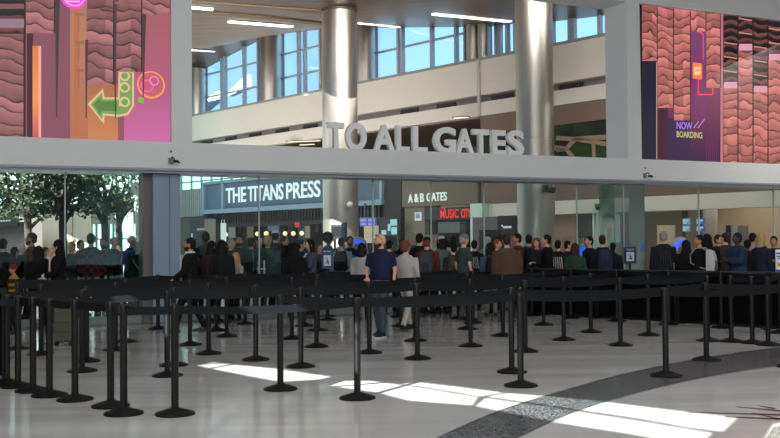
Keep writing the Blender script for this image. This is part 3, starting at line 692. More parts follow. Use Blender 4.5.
# round lamps and shaded lamps in the store
def lamp(px, py, r_px, w, c, es, lb, shade=False):
    s, z = wsz(px, py, w); p = WP(s, w, z); k = F/((p-O).dot(CF)); r = r_px/k
    t = thing('pendant_lamp', lb, 'lamp', p)
    if shade:
        b = MB(); b.lathe([(r*.7, r*1.1), (r, r*.6), (r*1.15, -r*1.6), (r*1.05, -r*1.6), (r*.9, r*.5)], n=16); b.build('lamp_shade', mat((92, 58, 56), .7), t, True)
        b = MB(); b.lathe([(.01, r*1.5), (r*.8, r*1.4), (r*.8, r*1.05), (.01, r*1.)], n=14); b.build('bulb', glow(c, es), t, True)
    else:
        b = MB(); b.ball((0, 0, 0), r, 14); b.build('bulb', glow(c, es), t, True)
    b = MB(); b.tube([(0, 0, r), (0, 0, 3.2-z+.4)], .015, 6); b.build('cord', M_black, t)
for px, py, r, lb in ((187, 237.5, 1.5, 'small warm globe lamp just above the pale-collared man with dark coat'), (202, 234.5, 1.4, 'tiny warm globe lamp between the pillar and the slate store sign'), (226, 234.5, 2.1, 'warm globe lamp below the lit white panel of the store'), (257.3, 233.8, 2.2, 'first of the five round globe lamps in a row in the slate store'), (266.2, 233.5, 2.4, 'second of the five round globe lamps in a row in the slate store'), (285, 233.4, 2.2, 'third of the five round globe lamps in a row in the slate store'), (293.3, 233.4, 2.3, 'fourth of the five round globe lamps in a row in the slate store'), (301.8, 233.2, 2.3, 'fifth of the five round globe lamps in a row in the slate store'), (67.5, 239.6, 1.6, 'left one of two warm globe lamps behind the scarfed woman'), (72.5, 239, 1.8, 'right one of two warm globe lamps behind the scarfed woman')):
    lamp(px, py, r, WD+.6 if px > 150 else 21, (255, 226, 180), 1.5, lb)
lamp(241, 228.5, 2.6, WD+1.5, (255, 150, 90), .9, 'orange glowing lamp hanging in the slate store', True)
lamp(291, 228, 3.0, WD+1.2, (255, 240, 210), 1.1, 'brown shaded lamp right under the slat screen beside a red panel', True)
lamp(317, 227, 3.2, WD+1.2, (255, 240, 210), 1.1, 'brown shaded lamp beside the left large column', True)
# grey corrugated fascia left of the store
def corr():
    m = mat((128, 136, 136), .5, noise=.05, nscale=2); return m
mb = MB(); s0, s1 = sx(150, WD), sL-.1
nn = 60
for q in range(nn): wbox(mb, s0+(s1-s0)*q/nn, s0+(s1-s0)*(q+.8)/nn, WD-.1-.04*(q % 2), WD+.2, 3.15, 4.7)
struct(mb.build('wall_grey_fascia', corr()))
mb = MB(); wbox(mb, s0, s1, WD+.1, WD+.3, 0, 3.15); struct(mb.build('wall_brown_shop', mat((86, 76, 68), .7)))
e = thing('information_kiosk', 'dark kiosk panel with small white lettering left of the slate store', 'kiosk', WP(sx(192, WD), WD-.3, 0), math.atan2(ES.y, ES.x)); M = local(e)
part('cabinet', mat((18, 19, 21), .5), lambda b: wbox(b, sx(190.5, WD-.4), sx(214, WD-.4), WD-.45, WD, 0, 3.0))
part('door_panel', mat((100, 92, 82), .6), lambda b: wbox(b, sx(206, WD-.4), sx(217, WD-.4), WD-.5, WD-.46, 0, 2.95))
part('lettering', glow((200, 205, 205), .6), lambda b: [wbox(b, sx(197+q*1.7, WD-.47), sx(198.1+q*1.7, WD-.47), WD-.48, WD-.46, 2.36, 2.47) for q in range(6)])
part('lit_strip', glow((200, 210, 210), .7), lambda b: wbox(b, sx(191.2, WD-.47), sx(192.6, WD-.47), WD-.48, WD-.46, 1.5, 2.2))
# bright glazing above the store tops
mb = MB(); wbox(mb, sx(120, WD+.6), sx(330, WD+.6), WD+.6, WD+.65, 4.5, 5.75)
o = struct(mb.build('window_back_1', mat((200, 240, 240), .5, emit=(196, 246, 246), es=1.5)), 'bright frosted glazing over the store fronts')
f = MB()
for q in range(14): wbox(f, sx(181+q*10, WD+.5)-.04, sx(181+q*10, WD+.5)+.04, WD+.5, WD+.6, 4.5, 5.75)
wbox(f, sx(140, WD+.5), sx(330, WD+.5), WD+.5, WD+.6, 5.15, 5.22); f.build('window_frame', mat((120, 150, 155), .5), o)
mb = MB(); wbox(mb, -85, sT, WD+.5, WD+10, 6.62, 6.8); struct(mb.build('ceiling_soffit', M_ceil))
mb = MB(); wbox(mb, -85, sT+8, WD+9, WD+9.3, 0, 6.62); struct(mb.build('wall_deep', mat((150, 132, 112), .7)))
mb = MB(); wbox(mb, sx(120, WD+.7), sx(330, WD+.7), WD+.62, WD+.7, 5.75, 6.0); struct(mb.build('trim_glazing', mat((96, 88, 80), .6)))
for i, (x0, x1, y, lb) in enumerate(((288, 303, 141.5, 'first short light under the soffit left of the left column'), (303, 320, 141, 'second short light under the soffit left of the left column'), (300, 314, 144.5, 'lower short light under the soffit left of the left column'), (454, 468, 117.5, 'short light under the soffit above the letter G'))):
    a, b_ = hit(x0, y, (0, 0, 1), 6.6), hit(x1, y-.8, (0, 0, 1), 6.6); c = (a+b_)/2; d = b_-a
    t = thing('recessed_light', lb, 'ceiling light', c, math.atan2(d.y, d.x))
    b = MB(); b.box((0, 0, -.01), (d.length, .22, .05)); b.build('diffuser', glow((255, 240, 215), 1.4), t)
    b = MB(); b.box((0, 0, .0), (d.length+.1, .3, .035)); b.build('housing', mat((70, 54, 44), .6), t)
# ---- gates wall and music shop --------------------------------------------------------
e = thing('gate_sign_wall', 'brown wall panel with pale lettering for the A and B gates', 'sign', WP(sx(405, WD), WD-.1, 0), math.atan2(ES.y, ES.x)); M = local(e)
part('panel', mat((92, 82, 70), .7, noise=.06, nscale=5), lambda b: wbox(b, sx(404, WD), sx(480, WD), WD-.1, WD+.2, 3.1, 5.2))
for word, x0, x1 in (('A', 409, 413.4), ('&', 415.2, 419.2), ('B', 421, 424.6), ('GATES', 427.5, 447.5)):
    q0, q1 = sx(x0, WD-.12), sx(x1, WD-.12)
    me = lettering(word, WP(q0, WD-.11, 3.28), ES, Vector((0, 0, 1)), q1-q0, .36, .05, .012); me.transform(M)
    me.materials.append(mat((214, 224, 220), .5, emit=(214, 224, 220), es=.3)); link('sign_lettering', me, e)
e = thing('music_store', 'dark shop with red lettering below the gates wall', 'shop', WP(sx(405, WD), WD+.1, 0), math.atan2(ES.y, ES.x)); M = local(e)
part('header', mat((20, 18, 18), .6), lambda b: wbox(b, sx(424, WD), sx(471, WD), WD+.05, WD+.25, 2.5, 3.08))
part('side_wall', mat((104, 96, 86), .7), lambda b: wbox(b, sx(404, WD), sx(424, WD), WD+.05, WD+.3, 0, 3.1))
part('side_panel', mat((84, 76, 70), .7), lambda b: wbox(b, sx(412, WD), sx(438, WD), WD+.0, WD+.04, 0, 1.9))
part('back_wall', mat((44, 38, 36), .7), lambda b: wbox(b, sx(424, WD)-5, sx(471, WD), WD+2.6, WD+2.8, 0, 3.1))
part('shelf', mat((70, 82, 80), .5), lambda b: wbox(b, sx(436.5, WD), sx(458, WD), WD+.1, WD+.5, 1.95, 2.4))
part('wood_strip', mat((120, 98, 70), .6), lambda b: wbox(b, sx(441, WD), sx(470, WD), WD+.0, WD+.05, 3.0, 3.1))
part('counter', mat((110, 104, 98), .6), lambda b: wbox(b, sx(436, WD), sx(471, WD), WD-.2, WD+.4, 0, 1.35))
for word, x0, x1 in (('MUSIC', 440.3, 458.5), ('CITY', 461.3, 470.5)):
    q0, q1 = sx(x0, WD), sx(x1, WD)
    me = lettering(word, WP(q0, WD+.03, 2.56), ES, Vector((0, 0, 1)), q1-q0, .36, .02, .006); me.transform(M); me.materials.append(glow((235, 40, 40), 1.1)); link('neon_lettering', me, e)
part('neon_star', glow((235, 50, 50), 1.), lambda b: [b.prism([WP(sx(443.2, WD), WD+.02, 3.05)+ES*(r*math.cos(a))+Vector((0, 0, r*math.sin(a))) for a, r in [(PI/2+q*PI/5, .16 if q % 2 == 0 else .07) for q in range(10)]], EW*.03)])
part('notice_square', mat((190, 196, 206), .5, emit=(190, 196, 206), es=.3), lambda b: wbox(b, sx(415.8, WD), sx(422, WD), WD-.05, WD+.02, 2.5, 2.86))
part('notice_icon', mat((60, 70, 110), .5), lambda b: [wbox(b, sx(417+q*1.4, WD), sx(417.9+q*1.4, WD), WD-.06, WD-.05, 2.6, 2.74) for q in range(3)]+[wbox(b, sx(417.2, WD), sx(420.6, WD), WD-.06, WD-.05, 2.76, 2.8)])
mb = MB(); wbox(mb, sx(470.5, WD-.5), sx(482.5, WD-.5), WD-.5, WD+.2, 0, 3.08)
struct(mb.build('wall_pale_pier', mat((176, 200, 192), .5)))
# blue monitors, counter panels under the left column
def board(name, x0, x1, y0, y1, w, m, lb, cat, bars=None, legs=True, rail=None):
    (sa, zt), (sb, zb) = wsz(x0, y0, w), wsz(x1, y1, w)
    e = thing(name, lb, cat, WP((sa+sb)/2, w, 0), math.atan2(ES.y, ES.x)); M = local(e)
    b = MB(); wbox(b, sa, sb, w, w+.06, zb, zt); b.xform(M).build('panel', m, e)
    if rail:
        b = MB(); wbox(b, sb-.02, sb+.12, w-.03, w+.08, zb-.1, zt+.06); b.xform(M).build('side_rail', rail, e)
    if bars:
        b = MB()
        for (fx0, fx1, fz0, fz1) in bars[0]: wbox(b, sa+(sb-sa)*fx0, sa+(sb-sa)*fx1, w-.02, w, zb+(zt-zb)*fz0, zb+(zt-zb)*fz1)
        b.xform(M).build('printed_field', bars[1], e)
    if legs:
        for s in (sa+.08, sb-.08):
            b = MB(); wbox(b, s-.03, s+.03, w+.06, w+.12, 0, zb+.1); b.xform(M).build('leg', mat((60, 60, 62), .5), e)
    else:
        b = MB(); wbox(b, (sa+sb)/2-.03, (sa+sb)/2+.03, w+.06, w+.12, zb, 3.3); b.xform(M).build('hanger', mat((60, 60, 62), .5), e)
    return e
for i, (x0, x1) in enumerate(((360, 367), (367.6, 375.6))):
    board('monitor', x0, x1, 217.5, 226.5, WD-1.2, glow((96, 96, 190), .8), 'violet blue hanging monitor, %s of the pair right of the left column' % ('left' if i == 0 else 'right'), 'monitor', ([(.1, .9, .55, .85), (.1, .9, .15, .4)], glow((150, 150, 230), .9)), False)
board('notice_board', 331, 343, 225, 239, 19.6, mat((176, 180, 182), .6), 'white notice board with grey columns and a blue edge in front of the left column', 'board', ([(.08, .3, .2, .85), (.36, .56, .2, .85), (.62, .9, .2, .85)], mat((118, 118, 120), .6)), True, mat((30, 60, 110), .5))
board('counter_screen', 364, 378, 226, 243, 23, mat((178, 164, 138), .6), 'plain beige counter screen behind the bald man in navy', 'panel')
board('display_shelf', 380, 398, 219, 236, WD-.6, mat((36, 46, 54), .5), 'dark display shelf with pale goods beside the black pillar', 'shelf', ([(.1, .35, .1, .35), (.45, .6, .3, .7), (.65, .95, .1, .5), (.6, .95, .6, .95)], mat((130, 170, 176), .5, emit=(130, 170, 176), es=.5)), True)
board('counter_screen', 657, 674.5, 225.5, 246, 27, mat((190, 172, 142), .6), 'plain beige counter screen behind the grey-haired man at the right', 'panel')
board('counter_screen', 567, 583, 238, 264, 22, mat((186, 170, 140), .6), 'plain beige counter screen left of the blue lit arch', 'panel')
for i, (x0, y0) in enumerate(((682.5, 218.5), (696, 218.5), (682.5, 225.5), (696, 225.5))):
    board('monitor', x0, x0+(7 if i % 2 == 0 else 8), y0, y0+6, 30, glow((120, 150, 186) if i % 2 == 0 else (60, 84, 160), .8), '%s %s monitor of the four hanging in front of the slim column' % (('upper', 'lower')[i//2], ('pale left', 'blue right')[i % 2]), 'monitor', ([(.1, .9, .5, .8), (.1, .6, .15, .4)], glow((190, 210, 225), .8)), False)
# identity check portals with black headers
def portal(x0, x1, y0, xh, w, lb, col):
    (sa, zt), (sb, _) = wsz(x0, y0, w), wsz(x1, y0, w)
    e = thing('security_portal', lb, 'security portal', WP((sa+sb)/2, w, 0), math.atan2(ES.y, ES.x)); M = local(e)
    m = mat(col, .5)
    q = [('left_post', sa, sa+.28, 0, zt), ('right_post', sb-.28, sb, 0, zt), ('crossbeam', sa+.28, sb-.28, zt-.42, zt)]
    for nme, a, b_, z0, z1 in q:
        b = MB(); wbox(b, a, b_, w, w+.7, z0, z1); b.xform(M).build(nme, m, e)
    b = MB(); wbox(b, sa+.26, sb-.26, w+.6, w+.66, .0, zt-.42); b.xform(M).build('back_panel', mat((92, 86, 88), .6), e)
    s0, s1 = sx(xh[0], w), sx(xh[1], w)
    b = MB(); wbox(b, s0, s1, w-.06, w+.02, zt-.62, zt+.02); hd = b.xform(M).build('header_screen', mat((10, 11, 16), .3), e)
    b = MB()
    for k in range(6): wbox(b, s0+(s1-s0)*(.34+k*.08), s0+(s1-s0)*(.39+k*.08), w-.075, w-.06, zt-.38, zt-.31)
    wbox(b, s0+(s1-s0)*.24, s0+(s1-s0)*.3, w-.075, w-.06, zt-.33, zt-.27)
    b.xform(M).build('header_lettering', glow((225, 228, 230), .8), hd)
portal(472.5, 517, 217.5, (499, 516.5), 23.4, 'grey security portal with black header beside the right large column', (118, 112, 114))
portal(-22, 27, 215.5, (-14, 19), 17.2, 'grey security portal with black header at the far left under the trees', (112, 106, 104))
portal(720.5, 737.5, 226, (727, 731), 27.5, 'plain grey scanner gateway right of the slim steel column', (150, 142, 132))
# tan wall, dark panel and lit bay right of the right column
mb = MB(); wbox(mb, sx(545, WD+.5), sx(579, WD+.5), WD+.3, WD+.6, 0, 2.6); struct(mb.build('wall_tan', mat((138, 116, 94), .7, noise=.05)))
mb = MB(); wbox(mb, sx(579.5, WD+.5), sx(593, WD+.5), WD+.4, WD+.6, 0, 2.6); struct(mb.build('wall_dark_bay', mat((44, 40, 36), .7)))
mb = MB()
for px in (595, 599): mb.lathe([(.09, 0), (.09, 2.6)], WP(sx(px, WD+.2), WD+.2, 0), 14)
struct(mb.build('trim_bay_post', mat((196, 206, 206), .35, .5)))
e = thing('sales_kiosk', 'lit kiosk with orange glow and white light tubes right of the pale posts', 'kiosk', WP(sx(608, WD), WD+1.2, 0), math.atan2(ES.y, ES.x)); M = local(e)
part('back_panel', mat((96, 92, 86), .7), lambda b: wbox(b, sx(600, WD+1.6), sx(640, WD+1.6), WD+1.6, WD+1.7, 0, 3.2))
part('orange_sign', glow((255, 140, 90), 1.1), lambda b: wbox(b, sx(606.5, WD+1), sx(615, WD+1), WD+1, WD+1.06, 2.03, 2.26))
part('red_sign', glow((200, 30, 50), 1.), lambda b: wbox(b, sx(611.5, WD+1), sx(614.5, WD+1), WD+1, WD+1.06, 2.62, 2.75))
part('white_sign', glow((240, 230, 225), 1.), lambda b: wbox(b, sx(611, WD+1), sx(615, WD+1), WD+1, WD+1.06, 2.5, 2.6))
part('lit_window', glow((190, 220, 215), .8), lambda b: wbox(b, sx(615.5, WD+1.2), sx(619.5, WD+1.2), WD+1.2, WD+1.26, 1.5, 2.5))
for px in (605.3, 612.5): part('light_tube', glow((235, 240, 240), .9), lambda b: wbox(b, sx(px-.7, WD+.9), sx(px+.7, WD+.9), WD+.9, WD+.96, 1.35, 2.0))
part('shelf', mat((130, 120, 110), .6), lambda b: wbox(b, sx(601, WD+1), sx(618, WD+1), WD+.9, WD+1.4, 0, 1.25))
# deep interior on the right
mb = MB(); mb.box((22, 46, 1.8), (34, .3, 3.6)); struct(mb.build('wall_far_right', mat((150, 122, 92), .7, noise=.15, nscale=.6)))
mb = MB(); wbox(mb, sx(545, WD+.6), sx(840, WD), WD+.6, WD+30, 3.35, 3.5); struct(mb.build('ceiling_lower', mat((86, 66, 52), .6)))
for i, (x0, x1, y) in enumerate(((690, 706, 212.2), (716, 727, 214.6), (772, 800, 211.5), (652, 662, 212))):
    a, b_ = hit(x0, y, (0, 0, 1), 3.33), hit(x1, y, (0, 0, 1), 3.33); c = (a+b_)/2
    t = thing('recessed_light', 'warm light line in the low ceiling at the right, %s from the left' % ORD[(1, 2, 3, 0)[i]], 'ceiling light', c)
    b = MB(); b.box((0, 0, 0), ((b_-a).length, .5, .05)); b.build('diffuser', glow((255, 220, 170), 1.3), t)
    b = MB(); b.box((0, .0, .012), ((b_-a).length+.1, .6, .04)); b.build('housing', mat((70, 54, 44), .6), t)
for px, w_, lb, cl in ((750, 1.1, 'wide brown square column far back at the right', (112, 84, 60)), (692, .7, 'dark square column behind the hanging monitors', (70, 66, 62)), (767, .7, 'dark grey square column near the right edge', (60, 56, 52)), (737, .35, 'narrow brown post left of the wide brown column', (120, 92, 66))):
    p = Vector(((px-390)*40/F, 40, 0)); b = MB(); b.box((0, 0, 1.7), (w_, w_*.7, 3.4)); o = b.build('square_column', mat(cl, .6)); o.location = p; tag(o, lb, 'column')
    b = MB(); b.box((0, 0, .1), (w_+.06, w_*.7+.06, .2)); b.build('plinth', mat((60, 54, 48), .6), o)
# blue lit round arches of the scanners
def ring(px, py, Rpx, k, a0, a1, lb):
    c = col_k(px, k); c.z = EYE-(py-yh(px))/k; R = Rpx/k
    t = thing('body_scanner', lb, 'scanner', (c.x, c.y, 0))
    pts = [Vector((R*math.cos(a0+(a1-a0)*q/20), 0, c.z+R*1.25*math.sin(a0+(a1-a0)*q/20))) for q in range(21)]
    b = MB(); b.tube(pts, .055, 8); b.build('light_ring', glow((60, 84, 236), 1.5), t, True)
    pts2 = [p+Vector((0, .14, .0)) for p in pts]; b = MB(); b.tube(pts2, .13, 8); b.build('housing', mat((170, 172, 176), .5), t, True)
    b = MB(); b.box((0, .3, max(.2, (c.z-R*.2)/2)), (R*1.7, .3, max(.4, c.z-R*.2))); b.build('cabinet', mat((150, 146, 140), .6), t)
ring(586.5, 258, 8, 39, PI*.55, PI*1.1, 'curved blue lit scanner left of the man in black beside the glass')
ring(682, 252, 8, 40, PI*.38, PI*.98, 'curved blue lit scanner behind the grey-haired man at the right')
ring(357, 250, 7, 36, PI*.2, PI*.75, 'small blue lit scanner behind the bearded man in navy')
# security cameras
for px, py, w, lb in ((548, 187.5, None, 'small black dome camera on the right large column'), (552.5, 188, None, 'second small black dome camera at the right edge of the right column'), (598, 206, WD-.3, 'small black camera on the white fascia above the lit kiosk'), (350, 203.5, None, 'small white camera on the left large column')):
    p = hit(px, py, (0, 1, 0), (c1.y-r1-.05) if px < 400 else (c2.y-r2-.05 if w is None else 0)) if w is None else WP(*[(lambda q: (q[0], w, q[1]))(wsz(px, py, w))][0])
    if w is None:
        cc, rr = (c1, r1) if px < 400 else (c2, r2); dx = max(-rr, min(rr, p.x-cc.x)); p.y = cc.y-math.sqrt(max(0, rr*rr-dx*dx))-.19
    t = thing('dome_camera', lb, 'camera', p); col = (210, 204, 196) if px < 400 else (24, 24, 26)
    b = MB(); b.box((0, .07, .05), (.2, .2, .06)); b.build('bracket', mat((120, 116, 110), .5), t)
    b = MB(); b.ball((0, 0, -.04), .11, 12); b.build('dome', mat(col, .25), t, True)
# ---- far left: grey wall, bright glazing, white wall ----------------------------------
YL = 48
def lx(px): return (px-390)*YL/F
mb = MB(); mb.box(((lx(-80)+lx(92))/2, YL, 1.85), (lx(92)-lx(-80), .3, 3.7)); struct(mb.build('wall_far_left', mat((158, 150, 140), .7)))
mb = MB(); mb.box(((lx(86)+lx(141))/2, YL+.1, 3.2), (lx(141)-lx(86), .3, 1.1)); struct(mb.build('wall_far_left_lintel', mat((112, 104, 94), .7)))
mb = MB(); mb.box(((lx(86)+lx(141))/2, YL+.2, 1.35), (lx(141)-lx(86), .1, 2.7))
o = struct(mb.build('window_far_1', mat((190, 230, 225), .5, emit=(190, 240, 236), es=2.0)), 'bright frosted window behind the trees')
f = MB()
for px in (87.5, 91, 96, 102, 108.5, 113, 121): f.box((lx(px), YL+.06, 1.35), (.09, .12, 2.7))
f.box((lx(113), YL+.06, 1.9), (lx(141)-lx(86), .1, .06)); f.build('window_frame', mat((60, 76, 76), .5), o)
mb = MB(); mb.box(((lx(-80)+lx(146))/2, YL+.2, 6.0), (lx(146)-lx(-80), .1, 4.7))
o = struct(mb.build('window_far_2', mat((200, 240, 240), .5, emit=(206, 250, 250), es=2.6)), 'bright frosted glazing high behind the trees')
f = MB()
for q in range(-8, 14): f.box((lx(q*12-4), YL+.1, 6), (.08, .12, 4.7))
f.box((lx(30), YL+.1, 5.2), (lx(146)-lx(-80), .12, .08)); f.build('window_frame', mat((110, 140, 140), .5), o)
mb = MB(); mb.box(((lx(118)+lx(136))/2, YL-.5, 2.9), (lx(136)-lx(118), .2, 1.3)); struct(mb.build('wall_white_panel', mat((220, 232, 230), .6, emit=(220, 240, 238), es=.35)))
b = MB(); p = Vector(((140.5-390)*30/F, 30, 0)); b.lathe([(.16, 0), (.16, 2.2), (.2, 2.9), (.3, 3.3), (.32, 3.6)], p, 20)
o = b.build('white_post', mat((214, 232, 228), .5), smooth=True); tag(o, 'slender white flared post beside the blue grey pillar', 'post')
# ---- trees -----------------------------------------------------------------------
M_bark = mat((44, 38, 32), .9, noise=.3, nscale=8); M_leaf = mat((40, 58, 34), .7, noise=.4, nscale=3); M_leaf2 = mat((52, 76, 46), .7, noise=.4, nscale=3)
def tree(px, Y, R, zc, zr, nleaf, lb, seed, fork):
    rnd = random.Random(seed); c = Vector(((px-390)*Y/F, Y, 0))
    t = thing('indoor_tree', lb, 'tree', c, 0, 'leafy indoor trees beyond the glass')
    b = MB(); pts = [(0, 0, 0), (.03, 0, 1.), (0, 0, fork), (.02, 0, fork+.7), (0, 0, zc)]; b.tube(pts, [.15, .12, .11, .08, .03], 10)
    for q in range(9):
        a = rnd.uniform(0, 2*PI); z0 = fork+rnd.uniform(-.1, .6); r = R*rnd.uniform(.4, .8)
        b.tube([(0, 0, z0), (r*.35*math.cos(a), r*.35*math.sin(a), z0+.45), (r*math.cos(a), r*math.sin(a), z0+rnd.uniform(.8, 1.6))], [.07, .05, .02], 6)
    b.build('trunk', M_bark, t, True)
    v = []; f = []
    cl = [(rnd.gauss(0, 1), rnd.gauss(0, 1), rnd.gauss(0, 1)) for _ in range(34)]
    cl = [Vector(x).normalized()*rnd.uniform(.25, 1)**.5 for x in cl]
    for q in range(nleaf):
        d = rnd.choice(cl)+Vector((rnd.gauss(0, .16), rnd.gauss(0, .16), rnd.gauss(0, .14)))
        p = Vector((d.x*R, d.y*R, zc+d.z*zr)); s = rnd.uniform(.05, .11)
        if p.z < fork+.15+.2*abs(math.sin(q)): continue
        n1 = Vector((rnd.gauss(0, 1), rnd.gauss(0, 1), rnd.gauss(0, .6))).normalized(); n2 = n1.cross(Vector((rnd.gauss(0, 1), rnd.gauss(0, 1), 1))).normalized()
        k = len(v); v += [p-n1*s*1.3, p+n2*s*.7, p+n1*s*1.3, p-n2*s*.7+Vector((0, 0, -.01))]; f.append((k, k+1, k+2, k+3))
    b = MB(); b.add(v, f); b.build('foliage', rnd.choice((M_leaf, M_leaf)), t)
tree(28, 30, 1.75, 3.55, 1.35, 1900, 'leafy indoor tree at the far left, trunk above the bearded man', 1, 2.15)
tree(62.5, 27, 1.3, 3.25, 1.15, 1250, 'leafy indoor tree with its trunk just left of the glass edge', 2, 2.2)
tree(104.5, 29, 1.45, 3.45, 1.3, 1500, 'leafy indoor tree above the plaid shirted person, left of a twin', 3, 2.2)
tree(118.5, 31, 1.4, 3.5, 1.3, 1400, 'leafy indoor tree nearest the blue grey pillar', 4, 2.15)
tree(-6, 31, 1.5, 3.6, 1.2, 900, 'leafy indoor tree cut by the left edge of the view', 5, 2.2)

# ================================================================== NEAR HALL SHELL AND LIGHT
NW = Vector((.65, .76, 0)).normalized(); SW = Vector((NW.y, -NW.x, 0)); D0 = -6.5
EL = math.radians(31); SD = Vector((.5*math.cos(EL), .86*math.cos(EL), -math.sin(EL))).normalized()
def back_project(px, py):
    g = ground(px, py); t = (NW.dot(g)-D0)/NW.dot(SD); p = g-SD*t; return p.dot(SW), p.z
patches = [[(198, 365.3), (214, 362.2), (230, 364.4), (278, 369), (331, 376.8), (318, 379.6), (280, 381.6), (250, 376), (209, 368)],
           [(345, 380.8), (372, 381), (403, 385.2), (425, 388.4), (477, 397.2), (472, 405.2), (410, 400.5), (378, 392.4), (331, 385.8)],
           [(402, 383.6), (421, 382.5), (455, 386.5), (503, 392.6), (480, 396.3), (425, 387), (410, 385.3)],
           [(507, 393.2), (560, 397.5), (601, 401.6), (690, 412.3), (737, 417.5), (722, 431.5), (690, 427.4), (640, 418.6), (572, 408.5), (488, 396.5)],
           [(486, 398), (572, 410.6), (640, 421), (690, 429.6), (712, 433), (698, 445), (640, 435.4), (551, 421.2), (477, 406)],
           [(765, 440), (774, 424), (800, 421), (800, 446)]]
wall = [(-42, 0), (32, 0), (32, 10.4), (-42, 10.4)]
loops = [wall]+[[back_project(*p) for p in pt] for pt in patches]
# unseen rear wall; its clerestory openings are shaped back from the floor sun patches
def wallp(q, off=0): return SW*q[0]+NW*(D0+off)+Vector((0, 0, q[1]))
tri = tessellate_polygon([[Vector((a, z, 0)) for a, z in L] for L in loops]); flat = [q for L in loops for q in L]
mb = MB(); mb.add([wallp(q) for q in flat], [tuple(t) for t in tri])
struct(mb.build('wall_rear', mat((190, 186, 178), .8)), 'unseen wall behind the viewer with openings shaped to cast the sun patches')
for i, L in enumerate(loops[1:]):
    mb = MB(); mb.prism([wallp(q, -.02) for q in L], NW*.012); struct(mb.build('window_rear_%d' % (i+1), M_pane))
M_nc = mat((200, 198, 194), .8, key='near_ceiling_paint')
rA, rB = wallp((-33, 0), -.12), wallp((32, 0), -.12)
def zz(p, z): return Vector((p.x, p.y, z))
mb = MB(); mb.hexa([zz(rA, 10.4), zz(rB, 10.4), GP(32, 21, 10.4), GP(-16.6, 21, 10.4), zz(rA, 10.7), zz(rB, 10.7), GP(32, 21, 10.7), GP(-16.6, 21, 10.7)])
struct(mb.build('ceiling_near', M_nc))
mb = MB(); wbox(mb, -85, 24, 4, WD+.9, 12.75, 12.95)
struct(mb.build('ceiling_deck', M_nc))
mb = MB(); gbox(mb, -17, -7, VF+.2, VB, 0, 10.4); gbox(mb, 24, 32, VF+.2, VB, 0, 10.4); struct(mb.build('wall_gantry_flank', M_nc))
q0, q1 = zz(rB, 0), GP(32, 20, 0); nn = (q1-q0).cross(Vector((0, 0, 1))).normalized()*.3
mb = MB(); mb.hexa([q0, q1, zz(q1, 10.4), zz(q0, 10.4), q0+nn, q1+nn, zz(q1+nn, 10.4), zz(q0+nn, 10.4)]); struct(mb.build('wall_right', M_nc))
mb = MB(); mb.box((-25, 34, 6), (.3, 40, 12.4)); struct(mb.build('wall_left_hall', mat((170, 164, 156), .8)))
mb = MB(); mb.box((27, 38, 6), (.3, 22, 12.4)); struct(mb.build('wall_right_hall', mat((150, 130, 110), .8)))
sun = bpy.data.lights.new('sun', 'SUN'); sun.energy = 36.; sun.angle = math.radians(.2); sun.color = (1, .965, .86)
so = bpy.data.objects.new('sun', sun); COL.objects.link(so); so.rotation_euler = SD.to_track_quat('-Z', 'Y').to_euler(); so.location = (-20, -40, 40)
def area(name, loc, sx_, sy_, e, rot=(0, 0, 0), c=(1, 1, 1)):
    l = bpy.data.lights.new(name, 'AREA'); l.shape = 'RECTANGLE'; l.size = sx_; l.size_y = sy_; l.energy = e; l.color = c
    o = bpy.data.objects.new(name, l); COL.objects.link(o); o.location = loc; o.rotation_euler = rot; return o
    return o
area('near_hall_fill', (2, 4, 10.3), 16, 10, 900, (0, 0, .43), (1, .985, .96))  # soft fill added over the near hall, above the view
area('near_hall_fill', (10, 9, 10.3), 8, 8, 620, (0, 0, .43), (.94, .97, 1))  # cooler fill added towards the right, also out of view
rl = area('rear_fill', wallp((4, 6.7), .3), 22, 2.6, 1350, (0, 0, 0), (.97, .985, 1)); rl.rotation_euler = (-NW).to_track_quat('Z', 'Y').to_euler()  # added behind the camera to throw frontal light on the gantry
for x_, y_, tx_, e_ in ((-13, 24, 30, 2600), (-7, 25.5, 15, 2600), (-1, 26, 0, 2300), (4.2, 25.6, -8, 1500), (8.5, 25, -14, 1100)):  # unseen spots added to brighten the hall wall and streak the columns
    l = bpy.data.lights.new('hall_wall_fill', 'SPOT'); l.energy = e_*.85; l.spot_size = math.radians(120); l.spot_blend = .8; l.shadow_soft_size = .5; l.color = (1, .96, .90)
    o = bpy.data.objects.new('hall_wall_fill', l); COL.objects.link(o); o.location = (x_, y_, 9.2); o.rotation_euler = (Vector((-.35, 1, -.12))).to_track_quat('-Z', 'Z').to_euler()
area('shop_fill', (-6, 30, 6.4), 14, 3, 260, (.5, 0, .4), (1, .95, .88))  # hidden fill added over the shop fronts
area('lower_ceiling_light', (14, 36, 3.3), 10, 6, 450, (0, 0, 0), (1, .85, .65))
area('left_hall_fill', (-17, 34, 8), 10, 8, 3000, (.6, 0, 0), (.95, 1, 1))  # added to brighten the far left, hidden by the gantry
area('fascia_fill', (9, 26.3, 6.5), 12, 2, 420, (.4, 0, -.8), (1, .95, .88))  # added lamp, lifts the white fascia
cv = area('ledge_uplight_fill', WP(sx(320, WD+.8), WD+.35, ZSILL+.12), 26, .25, 220, (0, 0, 0), (1, .86, .74)); cv.rotation_euler = (EW*.55-Vector((0, 0, 1))).to_track_quat('Z', 'X').to_euler()  # uplight added behind the parapet to brighten the wood ceiling
w = bpy.data.worlds.new('sky'); sc.world = w; w.use_nodes = True; nt = w.node_tree; bg = nt.nodes['Background']
tc = nt.nodes.new('ShaderNodeTexCoord'); sp_ = nt.nodes.new('ShaderNodeSeparateXYZ'); nt.links.new(tc.outputs['Generated'], sp_.inputs[0])
r = nt.nodes.new('ShaderNodeValToRGB'); r.color_ramp.elements[0].color = (.50, .80, 1.0, 1); r.color_ramp.elements[0].position = 0.0
